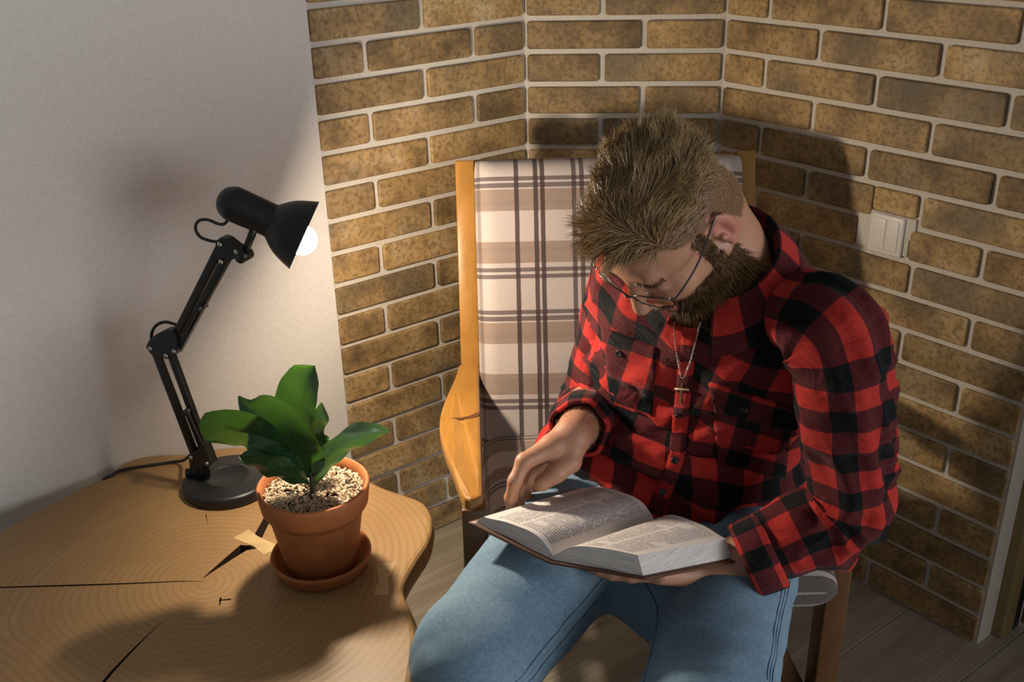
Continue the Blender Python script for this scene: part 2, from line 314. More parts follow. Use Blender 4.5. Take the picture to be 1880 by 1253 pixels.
MB().box(P3(dp + dA * 0.053 + dC * 0.012, 1.05), (0.012, 0.014, 1.05), RA).done('rubber_seal', M_RUBBER, dr)
# floor with separate planks laid along the left brick wall
fl = bpy.data.objects.new('floor', None); v, f = boxm((2.6, 2.4, 0.02)); flo = obj('floor', v + [0.2, 1.0, -0.032], f, plain('subfloor', (0.06, 0.05, 0.04), 0.9)); bpy.data.objects.remove(fl); flo['kind'] = 'structure'
PW, PL = 0.192, 1.29; nA = np.array([-dA[1], dA[0]]); pm = {}
_v, _f = boxm((PL / 2 - 0.0006, PW / 2 - 0.0006, 0.006), 0.0012); pme = bpy.data.meshes.new('plank'); pme.from_pydata(_v.tolist(), [], _f); pme.materials.append(M_PLANK)
for i in range(-9, 4):
    sh = (i * 0.43) % PL
    for j in range(-2, 3):
        p = np.array([0.5, 1.9]) + nA * (i * PW) + dA * (j * PL + sh)
        if (p[0] - 0.3) ** 2 + (p[1] - 1.2) ** 2 > 1.9 ** 2: continue
        o = bpy.data.objects.new('plank', pme); C.objects.link(o); o.parent = flo; o.location = (p[0], p[1], -0.006); o.rotation_euler = (0, 0, math.atan2(dA[1], dA[0]))

# ------------------------------------------------------------------ live-edge table
ZT = 0.46; TH = 0.052
ol = [(0, 975), (60, 940), (100, 920), (150, 893), (200, 874), (215, 857), (240, 843), (290, 834), (345, 832), (400, 822), (470, 820), (540, 832), (610, 850), (680, 882), (702, 893), (735, 905), (762, 914), (781, 924), (793, 945), (794, 968), (786, 995), (770, 1020), (754, 1046), (743, 1068), (740, 1083), (745, 1100), (757, 1130), (764, 1160), (764, 1200), (758, 1240), (752, 1290), (735, 1350)]
O2 = [at(x, y, z=ZT)[:2] for x, y in ol]
pith = at(375, 1066, z=ZT)
aE = math.atan2(*(O2[-1] - pith[:2])[::-1]); aS = math.atan2(*(O2[0] - pith[:2])[::-1]) 
rE, rS = np.linalg.norm(O2[-1] - pith[:2]), np.linalg.norm(O2[0] - pith[:2])
aS2 = aS - 2 * PI if aS > aE else aS
for k in range(1, 14):
    a = aE + (aS2 - aE) * k / 14; rr = rE + (rS - rE) * k / 14 + 0.02 * math.sin(k * 1.7); O2.append(pith[:2] + rr * np.array([math.cos(a), math.sin(a)]))
O2 = np.array(O2); O2 = np.r_[O2, O2[:1]]; O2 = resamp(crom(O2, 400), 221)[:-1]
nE = len(O2); tg = nrm(np.roll(O2, -1, 0) - np.roll(O2, 1, 0)); no = np.stack([-tg[:, 1], tg[:, 0]], 1)
if ((O2 - pith[:2]) * no).sum(1).mean() < 0: no = -no
for _ in range(3): no = nrm(no + np.roll(no, 1, 0) + np.roll(no, -1, 0))
prof = [(-0.010, 0.0), (-0.0045, -0.0012), (-0.001, -0.005), (0.0015, -0.012), (0.003, -0.026), (0.0, -TH + 0.010), (-0.006, -TH + 0.002), (-0.014, -TH)]
wav = 1 + 0.5 * vnoise(np.c_[O2 * 14, np.zeros(nE)])
RV = [np.c_[O2 + no * (a + (0.006 * (wav[:, None] - 1) if i > 2 else 0)), np.full(nE, ZT + b)] for i, (a, b) in enumerate(prof)]
V = np.concatenate(RV); F = grid_faces(len(prof), nE, True); F = [q[::-1] for q in F] + [list(range(nE)), [(len(prof) - 1) * nE + j for j in range(nE)][::-1]]
tb = thing('wood_slab_table', 'round live-edge wooden slab table with cracks and tree rings under the lamp and plant', 'table', (pith[0], pith[1], 0))
pl = pith - np.array([pith[0], pith[1], 0])
M_SLAB = m_slab(pl)
top = obj('tabletop', V, F, M_SLAB, tb, smooth=False)
# cracks: real cuts
cut = MB()
def wedge(pts, depth):
    """pts: [(x, y, half width m)] along a crack in the photograph."""
    P = np.array([at(x, y, z=ZT) for x, y, w in pts]); w = np.array([p[2] for p in pts]); d = nrm(np.gradient(P[:, :2], axis=0)); n2 = np.stack([-d[:, 1], d[:, 0]], 1)
    m = len(P); V = []
    for z in (ZT + 0.004, ZT - depth):
        for s in (1, -1): V.append(np.c_[P[:, :2] + n2 * (w * s)[:, None], np.full(m, z)])
    V = np.concatenate(V); a, b, c_, d_ = 0, m, 2 * m, 3 * m; F = []
    for i in range(m - 1): F += [[a + i, a + i + 1, b + i + 1, b + i], [c_ + i, d_ + i, d_ + i + 1, c_ + i + 1], [a + i, c_ + i, c_ + i + 1, a + i + 1], [b + i, b + i + 1, d_ + i + 1, d_ + i]]
    F += [[a, b, d_, c_], [a + m - 1, c_ + m - 1, d_ + m - 1, b + m - 1]]
    cu = obj('cutter', V, F, None, smooth=False); bm = bmesh.new(); bm.from_mesh(cu.data); bmesh.ops.recalc_face_normals(bm, faces=bm.faces); bm.to_mesh(cu.data); bm.free(); return cu
M_CRACK = plain('crack_wood', (0.045, 0.02, 0.008), 0.85)
cuts = [wedge([(373, 1062, .0006), (388, 1050, .0025), (420, 1026, .0065), (447, 1006, .0105), (466, 1005, .0095), (474, 985, .008), (488, 958, .007), (500, 930, .005)], 0.034),
        wedge([(376, 1068, .0004), (330, 1068, .0012), (240, 1072, .0016), (150, 1075, .0020), (80, 1077, .0020), (-30, 1080, .0016)], 0.02),
        wedge([(300, 1140, .0003), (270, 1168, .0010), (235, 1203, .0020), (205, 1235, .0026), (160, 1290, .0030)], 0.02),
        wedge([(402, 1103, .0012), (424, 1101, .0018)], 0.008), wedge([(405, 1098, .0016), (403, 1112, .001)], 0.008), wedge([(378, 945, .0008), (381, 965, .0002)], 0.006)]
for cu in cuts:
    cu.data.materials.append(M_CRACK)
    md = top.modifiers.new('b', 'BOOLEAN'); md.operation = 'DIFFERENCE'; md.solver = 'EXACT'; md.object = cu
    cu.location = -np.array([0, 0, 0.0])
tb_off = np.array(tb.location); 
bpy.context.view_layer.update()
dg = bpy.context.evaluated_depsgraph_get(); nm = bpy.data.meshes.new_from_object(top.evaluated_get(dg)); top.modifiers.clear(); top.data = nm
if len(nm.materials) < 2: nm.materials.append(M_CRACK)
for cu in cuts: bpy.data.objects.remove(cu)
nm.materials.clear(); nm.materials.append(M_SLAB); nm.materials.append(M_CRACK)
zt = np.array([p.center.z for p in nm.polygons]); 
nz = np.array([p.normal.z for p in nm.polygons]); xy = np.array([p.center[:2] for p in nm.polygons]) + pith[:2]
from mathutils import geometry as _g
ins = np.array([min(np.linalg.norm(O2 - q, axis=1)) for q in xy])
nm.polygons.foreach_set('material_index', ((zt < ZT - 0.0008) & (zt > ZT - TH + 0.001) & (ins > 0.025)).astype(np.int32)); nm.update()
def bowtie(pts, name='butterfly_key'):
    P = np.array([at(x, y, z=ZT) for x, y in pts]); n = len(P); V = np.concatenate([P + [0, 0, 0.0006], P - [0, 0, 0.012]])
    return obj(name, V, [list(range(n))[::-1], [n + i for i in range(n)]] + [[i, (i + 1) % n, n + (i + 1) % n, n + i] for i in range(n)], M_KEY, tb, smooth=False)
M_KEY = m_wood('pale_key_wood', (0.50, 0.34, 0.15), (0.60, 0.43, 0.20), 0.5, 0)
bowtie([(428, 989), (456, 973), (474, 986), (505, 1000), (503, 1012), (484, 1020), (466, 1004)])
bowtie([(690, 1036), (727, 1034), (713, 1064), (714, 1094), (686, 1093), (696, 1063)])
for x, y in ((-0.80, 1.30), (-0.30, 1.02), (-0.36, 1.52)):
    MB().tube([(x, y, ZT - TH + 0.002), (x + 0.02 * np.sign(x + 0.5), y, 0.0)], [0.026, 0.017], 16).done('leg', M_DARKW, tb)

# ------------------------------------------------------------------ desk lamp
LY = 1.63; _v = (at(372, 860, d=1.0) - CAM); LXP = _v[0] / _v[1] * LY; LK = 0.45
NY = nrm(np.array([LK, 1.0, 0.0]))          # the lamp's arms swing in a plane turned toward the chair
def lp(x, y, dy=0.0):
    v = at(x, y, d=1.0) - CAM; t = (LY + LK * LXP) / (v[1] + LK * v[0]); return CAM + v * t + NY * dy
bc = at(421, 893, z=ZT)
lamp = thing('desk_lamp', 'black articulated desk lamp switched on against the pale wall', 'lamp', bc)
MB().lathe([(0.0005, 0.0), (0.079, 0.0), (0.0815, 0.003), (0.0815, 0.016), (0.079, 0.0205), (0.074, 0.0225), (0.0405, 0.0225), (0.039, 0.0235), (0.037, 0.0225), (0.035, 0.0205), (0.0005, 0.0205)], bc, n=72, cap=False).done('base', M_BLACK, lamp)
def plate(pts, y0, y1, name, mat=M_BLACK):
    P0 = np.array([lp(x, y) for x, y in pts]); n = len(P0); V = np.concatenate([P0 + NY * y0, P0 + NY * y1])
    o = obj(name, V, [list(range(n)), [n + i for i in range(n)][::-1]] + [[i, n + i, n + (i + 1) % n, (i + 1) % n] for i in range(n)], mat, lamp, smooth=False)
    b = bmesh.new(); b.from_mesh(o.data); bmesh.ops.recalc_face_normals(b, faces=b.faces); bmesh.ops.bevel(b, geom=list(b.edges), offset=0.0012, segments=1, affect='EDGES'); b.to_mesh(o.data); b.free(); return o
pb = lp(368, 858); 
m = MB()
for s in (-1, 1): m.box((pb[0] + s * 0.0085, pb[1], (ZT + 0.02 + pb[2]) / 2), (0.0065, 0.007, (pb[2] - ZT - 0.018) / 2), None, 0.002)
m.done('post', M_BLACK, lamp)
kb = lp(351, 868); MB().tube([kb + [-0.009, 0, 0], kb + [0.008, 0, 0]], 0.008, 14).done('knob', M_BLACK, lamp)
plate([(352, 833), (364, 826), (380, 812), (390, 838), (394, 848), (389, 853), (374, 856), (355, 859)], -0.010, 0.010, 'bracket')
plate([(274, 634), (280, 622), (291, 612), (306, 604), (322, 602), (329, 612), (333, 638), (329, 648), (312, 656), (298, 652), (284, 648)], -0.010, 0.010, 'bracket')
plate([(402, 441), (411, 433), (421, 436), (447, 456), (446, 467), (416, 483), (406, 478), (401, 462)], -0.009, 0.009, 'bracket')
def arm(a, b, w, dy):
    A, B = lp(*a, dy), lp(*b, dy); d = B - A; L = np.linalg.norm(d); d = d / L; R = np.stack([np.cross(NY, d), NY, d], 1)
    return MB().box((A + B) / 2, (w / 2, 0.0055, L / 2), R, 0.0012)
arm((283, 638), (360, 840), 0.0125, 0.0).done('lower_arm', M_BLACK, lamp); arm((314, 648), (384, 840), 0.0125, 0.0).done('lower_arm', M_BLACK, lamp)
arm((318, 628), (409, 447), 0.014, 0.0).done('upper_arm', M_BLACK, lamp); arm((330, 636), (416, 476), 0.0135, 0.0).done('upper_arm', M_BLACK, lamp)
for a, b in (((352, 748), (381, 812)), ((350, 752), (375, 815)), ((373, 562), (349, 606)), ((370, 560), (342, 612))):
    P = resamp([lp(*a, -0.013), lp(*b, -0.013)], 40); T, A_, B_ = frames(P); ph = np.linspace(0, 26 * PI, 40); MB().tube(P, 0.0026, 8).done('spring', M_BLACK, lamp)
for x, y in ((350, 752), (372, 562)): q = lp(x, y); MB().tube([q - NY * 0.017, q + NY * 0.008], 0.0058, 12).done('spring_pin', M_BLACK, lamp)
for x, y in ((358, 836), (387, 847), (283, 636), (327, 641), (312, 649), (411, 445), (441, 459), (413, 477)):
    q = lp(x, y); MB().lathe([(0.0003, -0.0025), (0.003, -0.0022), (0.0042, -0.001), (0.0044, 0.001)], q - NY * 0.0105, NY, 14).done('screw', M_CHROME, lamp)
q0, q1 = lp(449, 466), lp(469, 414); MB().tube([q0, q1], 0.0062, 14).tube([q0 + (q0 - q1) * 0.05 - NY * .012, q0 + (q0 - q1) * 0.05 + NY * .012], 0.0105, 14).tube([lp(440, 462), lp(452, 462)], 0.009, 12).done('swivel', M_BLACK, lamp)
ta = lp(430, 375); dT = (ta - CAM) @ AX[2]; tb_ = at(556, 431, d=dT); ax = nrm(nrm(tb_ - ta) + AX[2] * 0.22); U0 = FPX / dT; LS = np.linalg.norm(tb_ - ta)
R1, R2 = 33 / U0, 69 / U0; k = LS
outp = [(0.0004, -R1 * 0.98), (R1 * 0.4, -R1 * 0.90), (R1 * 0.72, -R1 * 0.68), (R1 * 0.93, -R1 * 0.33), (R1, 0.0), (R1 * 0.98, k * 0.3), (R1 * 0.97, k * 0.50), (R1 * 1.05, k * 0.545), (R1 * 1.36, k * 0.63), (R1 * 1.64, k * 0.73), (R1 * 1.86, k * 0.85), (R1 * 2.0, k * 0.94), (R2, k)]
inp = [(R2 - 0.002, k - 0.001)] + [(max(r - 0.0022, 0.0004), h + 0.0012) for r, h in outp[::-1][1:]]
v, f = lathem(crom(outp, 60).tolist() , ta, ax, 64, False); v2, f2 = lathem(inp[:-4], ta, ax, 64, False)
n0 = len(v); sh = obj('shade', v, f, M_BLACK, lamp)
obj('shade_lining', v2, [q[::-1] for q in f2], plain('white_lining', (0.75, 0.75, 0.74), 0.4), lamp)
bt = NT('bulb_glow'); bt.set(col=(1, 1, 1), ecol=BULB_COL, emis=BULB_STRENGTH)
bcn = at(555, 441, d=dT); MB().ball(bcn, 27.5 / U0, 28, 18).done('bulb', bt.m, lamp)
MB().tube([bcn - ax * 0.02, ta + ax * k * 0.42], 0.0135, 18).done('socket', M_SWITCH, lamp)
cable = lambda pts, r, dy=0.0: tubem(crom([lp(x, y, dy) for x, y in pts], 40), r, 8)[:2]
v, f = cable([(417, 404), (408, 413), (396, 412), (378, 405), (362, 407), (356, 420), (364, 436), (384, 444), (404, 446)], 0.0026, 0.004); obj('cable', v, f, M_RUBBER, lamp)
v, f = cable([(340, 606), (322, 600), (300, 594), (283, 600), (274, 616), (276, 640)], 0.0028, 0.006); obj('cable', v, f, M_RUBBER, lamp)
zc = ZT + 0.0035
Pc = [lp(372, 818, .012), lp(352, 832, .012), at(338, 845, z=ZT + 0.018), at(315, 849, z=zc), at(280, 854, z=zc), at(240, 860, z=zc), at(216, 866, z=zc), at(204, 874, z=ZT + 0.003)]
e = Pc[-1]; Pc += [e + [-0.014, -0.004, -0.006], e + [-0.018, -0.004, -0.03], e + [-0.018, -0.002, -0.12], e + [-0.01, 0, -0.44], e + [0.10, 0.0, -0.46]]
v, f, _ = tubem(crom(Pc, 90), 0.0029, 8); obj('power_cable', v, f, M_RUBBER, lamp)

# ------------------------------------------------------------------ potted plant
pc = at(591, 1027, z=ZT + 0.013); pc = np.array([pc[0], pc[1], ZT])
tcm = NT('terracotta'); nt = tcm.noise(tcm.tc(), 26, 5); tcm.set(col=tcm.ramp(nt, [(0.3, (0.33, 0.105, 0.032)), (0.7, (0.43, 0.150, 0.050))]), rough=0.62, spec=0.3); tcm.bump(tcm.noise(tcm.tc(), 180, 3), 0.15, 0.0006); M_TERRA = tcm.m
sa = thing('plant_saucer', 'round terracotta saucer lying on the wooden table under the flower pot', 'saucer', pc)
MB().lathe([(0.0005, 0.0), (0.066, 0.0), (0.072, 0.004), (0.0795, 0.022), (0.081, 0.026), (0.0795, 0.0295), (0.0765, 0.029), (0.074, 0.024), (0.068, 0.0085), (0.0005, 0.0075)], pc, n=72, cap=False).done('dish', M_TERRA, sa)
pt = thing('potted_plant', 'terracotta flower pot with a young broad-leaved fig in gravel-topped soil', 'plant', pc + [0, 0, 0.0085])
p0 = pc + np.array([0, 0, 0.0085]); HP = 0.150
MB().lathe([(0.0005, 0.0), (0.054, 0.0), (0.057, 0.003), (0.0745, 0.106), (0.0755, 0.109), (0.081, 0.110), (0.0835, 0.114), (0.0875, 0.143), (0.0875, 0.148), (0.085, HP), (0.0815, 0.149), (0.079, 0.135), (0.074, 0.10), (0.0005, 0.10)], p0, n=80, cap=False).done('pot', M_TERRA, pt)
zs = p0[2] + 0.131
so = NT('potting_soil'); ns = so.noise(so.tc(), 120, 5, 0.7); so.set(col=so.ramp(ns, [(0.35, (0.012, 0.008, 0.005)), (0.7, (0.06, 0.04, 0.025))]), rough=0.95); so.bump(ns, 0.8, 0.004)
th = np.linspace(0, 2 * PI, 48, endpoint=False); RR = np.linspace(0.001, 0.0795, 12); SV = np.array([[p0[0] + r * math.cos(a), p0[1] + r * math.sin(a), zs + 0.003 * vnoise(np.array([r * math.cos(a) * 60, r * math.sin(a) * 60, 3.0])) - 0.004] for r in RR for a in th])
obj('soil', SV, grid_faces(12, 48, True) + [list(range(48))[::-1]], so.m, pt)
gm = NT('gravel'); gi = gm.noise(gm.tc(), 95, 2); gm.set(col=gm.ramp(gi, [(0.3, (0.40, 0.28, 0.17)), (0.5, (0.54, 0.42, 0.28)), (0.7, (0.66, 0.56, 0.43))]), rough=0.85); M_GRAV = gm.m
bm = bmesh.new(); bmesh.ops.create_icosphere(bm, subdivisions=1, radius=1.0); iv = np.array([q.co[:] for q in bm.verts]); if_ = [[w.index for w in q.verts] for q in bm.faces]; bm.free()
mb = MB(); cnt = 0
dark = [(0.030, -0.012, 0.011), (-0.036, 0.0, 0.013), (-0.012, -0.006, 0.012), (0.05, 0.03, .008)]
while cnt < 2100:
    r = 0.078 * math.sqrt(random.random()); a = random.random() * 2 * PI; x, y = r * math.cos(a), r * math.sin(a)
    if any((x - q[0]) ** 2 + (y - q[1]) ** 2 < q[2] ** 2 and random.random() < 0.85 for q in dark): continue
    s = random.uniform(0.0021, 0.0036); R = np.linalg.qr(rng.normal(size=(3, 3)))[0]
    mb.add((iv * (s * np.array([1, .8, .65])) * (1 + 0.16 * rng.normal(size=(12, 1)))) @ R.T + p0 + [x, y, zs - p0[2] - 0.002 + random.uniform(0, 0.006)], if_); cnt += 1
mb.done('gravel', M_GRAV, pt, smooth=False, kind='stuff')
def m_leaf():
    t = NT('fig_leaf'); uv = t.n('SeparateXYZ', {0: t.tc('UV')}); u, v = uv.outputs[0], uv.outputs[1]; au = t.math('ABSOLUTE', u)
    mid = t.math('LESS_THAN', au, 0.035); sv = t.math('FRACT', t.math('ADD', t.math('MULTIPLY', v, 7.0), t.math('MULTIPLY', au, -1.4))); ven = t.math('LESS_THAN', sv, 0.07)
    vv = t.math('MAXIMUM', mid, t.math('MULTIPLY', ven, 0.6)); n = t.noise(t.tc(), 40, 3)
    c = t.ramp(n, [(0.3, (0.009, 0.036, 0.010)), (0.7, (0.018, 0.060, 0.017))]); c = t.mix(t.math('MULTIPLY', vv, 0.5), c, (0.06, 0.12, 0.045))
    bk = t.n('NewGeometry').outputs['Backfacing']; c = t.mix(t.math('MULTIPLY', bk, 0.5), c, (0.11, 0.17, 0.085))
    t.set(col=c, rough=0.24, spec=0.75); t.bump(t.math('ADD', t.math('MULTIPLY', vv, -1.0), n), 0.45, 0.0016)
    tr = t.n('BsdfTranslucent', {'Color': (0.045, 0.12, 0.012)}); ms = t.n('MixShader', {0: 0.22, 1: t.b, 2: tr}); t.put(t.t.nodes['Material Output'].inputs['Surface'], ms); return t.m
M_LEAF = m_leaf()
def leaf(mid, wid, side, cup, prof=None, n=22, m=13, twist=0.0, wave=0.004):
    """mid: 3-D midrib points; wid: half width; side: approximate across direction; cup: lift of the edges."""
    P = resamp(crom(mid, 80), n); T = nrm(np.gradient(P, axis=0)); s = np.asarray(side, float); t = np.linspace(0, 1, n)
    w = wid * (np.sin(PI * np.clip(t, 0, 1) ** 0.95) ** 0.62 * (0.50 + 0.62 * t)) if prof is None else wid * np.interp(t, *prof)
    w[0] = wid * 0.07; w[-1] = wid * 0.02; V, UV = [], []; uu = np.linspace(-1, 1, m)
    for i in range(n):
        a = nrm(s - T[i] * (s @ T[i])); nn = np.cross(a, T[i]); ang = twist * t[i]; a, nn = a * math.cos(ang) + nn * math.sin(ang), nn * math.cos(ang) - a * math.sin(ang)
        V.append(P[i] + np.outer(uu * w[i], a) + np.outer(cup * w[i] * (np.abs(uu) ** 1.5) + wave * np.sin(t[i] * 17 + uu * 2) * np.abs(uu) ** 2, nn)); UV.append(np.c_[uu, np.full(m, t[i])])
    V = np.array(V); UV = np.array(UV); o = obj('leaf', V.reshape(-1, 3), grid_faces(n, m, False), M_LEAF, pt, uv=grid_uv(n, m, UV[..., 0], UV[..., 1], False))
    return o
PY = pc[1]; pp = lambda x, y, dy=0.0: at(x, y, Y=PY + dy)
rt = AX[0]; up = -AX[1]; fw = AX[2]
st = pp(573, 893, 0.0); MB().tube(crom([st - [0, 0, 0.02], pp(572, 870, .0), pp(566, 845, .004), pp(572, 800, .02)], 16), np.linspace(0.0055, 0.003, 16), 10).done('stem', plain('plant_stem', (0.045, 0.05, 0.02), 0.6), pt)
leaf([pp(566, 878, .0), pp(548, 842, -.012), pp(522, 806, -.018), pp(492, 772, -.006), pp(456, 748, .012), pp(439, 727, .02)], 0.048, nrm(rt * 0.80 + up * 0.55 - fw * 0.25), 0.30, ([0, .15, .4, .65, .82, .92, 1], [.1, .75, 1.05, 1.0, .55, .18, .03]))
leaf([pp(562, 885, .0), pp(530, 848, -.01), pp(492, 818, -.015), pp(446, 795, -.01), pp(400, 796, .0), pp(376, 810, .005)], 0.044, nrm(up * 0.75 - fw * 0.75 + rt * 0.25), -0.15, ([0, .2, .45, .7, .88, 1], [.1, .45, .80, 1.05, .85, .1]))
leaf([pp(566, 890, -.01), pp(540, 876, -.03), pp(505, 862, -.045), pp(468, 848, -.05), pp(440, 838, -.045)], 0.028, nrm(up * 0.7 - fw * 0.6 + rt * .3), -0.2)
leaf([pp(568, 850, .015), pp(556, 800, .025), pp(549, 752, .03), pp(558, 706, .03), pp(578, 672, .035)], 0.036, nrm(rt * 0.95 - fw * 0.35), 0.35, ([0, .3, .55, .75, .9, 1], [.1, .6, .95, 1.0, .7, .1]))
leaf([pp(570, 850, .03), pp(576, 805, .045), pp(582, 768, .055), pp(588, 738, .06)], 0.024, nrm(rt * 0.6 + fw * 0.8), 0.2)
leaf([pp(576, 888, -.004), pp(594, 854, -.012), pp(622, 826, -.012), pp(660, 804, .0), pp(692, 795, .01), pp(717, 793, .02)], 0.026, nrm(up * 0.78 - fw * 0.50 - rt * 0.30), 0.35, ([0, .15, .45, .7, .9, 1], [.12, .5, .75, .85, .5, .04]))
leaf([pp(574, 866, .02), pp(584, 838, .035), pp(590, 815, .045), pp(590, 796, .05)], 0.026, nrm(rt * 0.9 - fw * 0.2), 0.3)
# ------------------------------------------------------------------ armchair
M_CPLAID = m_chair_plaid()
ch = thing('armchair', 'wooden armchair with curved amber armrests in front of the brick corner', 'armchair', (0.20, 1.62, 0))
yb = lambda z: 1.842 + 0.33 * (z - 0.6)
def post(x0, y0, name='back_post'):
    m = MB(); zz = [0.40, 0.60, 0.80, 0.968]
    for a, b in ((0.40, 0.968),):
        A, B = np.array([x0, yb(a) + y0, a]), np.array([x0, yb(b) + y0, b]); d = nrm(B - A); R = np.stack([(1, 0, 0), np.cross(d, (1, 0, 0)), d], 1)
        m.box((A + B) / 2 + np.array([0, 0.022, 0]), (0.0185, 0.023, np.linalg.norm(B - A) / 2), R, 0.003)
    return m.done(name, M_POSTW, ch)
post(-0.083, 0.0); post(0.466, 0.026)
for x, y in ((-0.083, 0.0), (0.466, 0.026)):
    A, B = np.array([x, yb(0.42) + y + 0.02, 0.42]), np.array([x, 1.98 + y, 0.0]); d = nrm(B - A); R = np.stack([(1, 0, 0), np.cross(d, (1, 0, 0)), d], 1)
    MB().box((A + B) / 2, (0.018, 0.022, np.linalg.norm(B - A) / 2 + 0.004), R, 0.003).done('rear_leg', M_POSTW, ch)
ZA = 0.60; ATH = 0.030
apx = [(842, 670), (836, 690), (822, 722), (811, 750), (807, 775), (809, 800), (817, 828), (829, 856), (841, 886), (850, 905), (860, 911), (872, 909), (884, 903), (885, 880), (884, 830), (882, 760), (880, 700), (878, 668)]
def armrest(pts, name='armrest'):
    P = np.array(pts); P = np.r_[P, P[:1]]; P = resamp(crom(P, 200), 97)[:-1]; n = len(P); t = nrm(np.roll(P, -1, 0) - np.roll(P, 1, 0)); no = np.stack([-t[:, 1], t[:, 0]], 1)
    if ((P - P.mean(0)) * no).sum(1).mean() < 0: no = -no
    nose = sstep(1.47, 1.38, P[:, 1]) * 0.006
    pr = [(-0.006, 0.0), (-0.0018, -0.0014), (0, -0.0045), (0.0005, -ATH * 0.5), (-0.001, -ATH + 0.004), (-0.006, -ATH)]
    V = np.concatenate([np.c_[P + no * a, np.full(n, ZA + b) - nose] for a, b in pr]); F = [q[::-1] for q in grid_faces(len(pr), n, True)] + [list(range(n)), [(len(pr) - 1) * n + j for j in range(n)][::-1]]
    o = obj(name, V, F, M_AMBER, ch, smooth=False); b = bmesh.new(); b.from_mesh(o.data); bmesh.ops.recalc_face_normals(b, faces=b.faces); b.to_mesh(o.data); b.free(); return o
LPt = np.array([at(x, y, z=ZA)[:2] for x, y in apx]); ar = armrest(LPt)
mir = LPt.copy(); mir[:, 0] = 0.395 - mir[:, 0]; mir[:, 0] += (1.84 - mir[:, 1]) * 0.10; mir[:, 1] += 0.02; armrest(mir)
kn = np.array([at(x, y, z=ZA + 0.0006) for x, y in [(827, 768), (845, 767), (862, 764), (872, 759), (880, 756), (881, 760), (876, 766), (862, 769), (845, 770)]])
obj('knot', np.concatenate([kn, kn - [0, 0, 0.003]]), [list(range(9))[::-1]] + [[i, (i + 1) % 9, 9 + (i + 1) % 9, 9 + i] for i in range(9)], plain('dark_knot', (0.09, 0.035, 0.012), 0.5), ch, smooth=False, label='dark cracked knot in the left armrest')
for x, y in ((-0.066, 1.378), (0.525, 1.385)):
    MB().box((x, y + 0.012, 0.287), (0.0195, 0.026, 0.287), None, 0.003).done('front_leg', M_DARKW, ch)
MB().box((0.2, 1.862, 0.43), (0.255, 0.013, 0.028), None, 0.003).done('seat_rail', M_DARKW, ch)
MB().box((0.2295, 1.395, 0.385), (0.276, 0.012, 0.022), None, 0.003).done('seat_rail', M_DARKW, ch)
for x0, x1 in ((-0.083, -0.066), (0.466, 0.525)):
    A, B = np.array([x0, 1.85, 0.41]), np.array([x1, 1.41, 0.385]); d = nrm(B - A); R = np.stack([np.cross(d, (0, 0, 1)), d, (0, 0, 1)], 1); MB().box((A + B) / 2, (0.011, 0.21, 0.022), R, 0.003).done('seat_rail', M_DARKW, ch)
for i in range(4):
    z = 0.55 + i * 0.115; MB().box((0.1915, yb(z) + 0.046, z), (0.256, 0.007, 0.022), None, 0.002).done('back_slat', M_POSTW, ch)
MB().box((0.1915, yb(0.945) + 0.044, 0.945), (0.256, 0.009, 0.02), None, 0.002).done('top_rail', M_POSTW, ch)
A, B = np.array([0.515, 1.42, 0.17]), np.array([0.30, 1.42, 0.17])
for i in range(5): MB().box((0.2, 1.46 + i * 0.085, 0.408), (0.275 + 0.004 * (4 - i), 0.022, 0.007), None, 0.002).done('seat_slat', M_DARKW, ch)
A, B = np.array([0.505, 1.40, 0.395]), np.array([0.24, 1.46, 0.02]); 
A, B = at(1420, 1185, Y=1.42), at(1475, 1290, Y=1.42); A = A + (A - B) * 1.2; d = nrm(B - A); R = np.stack([np.cross(d, (0, 1, 0)), (0, 1, 0), d], 1)
MB().box((A + B) / 2, (0.016, 0.012, np.linalg.norm(B - A) * 0.62), R, 0.003).done('brace', M_DARKW, ch)
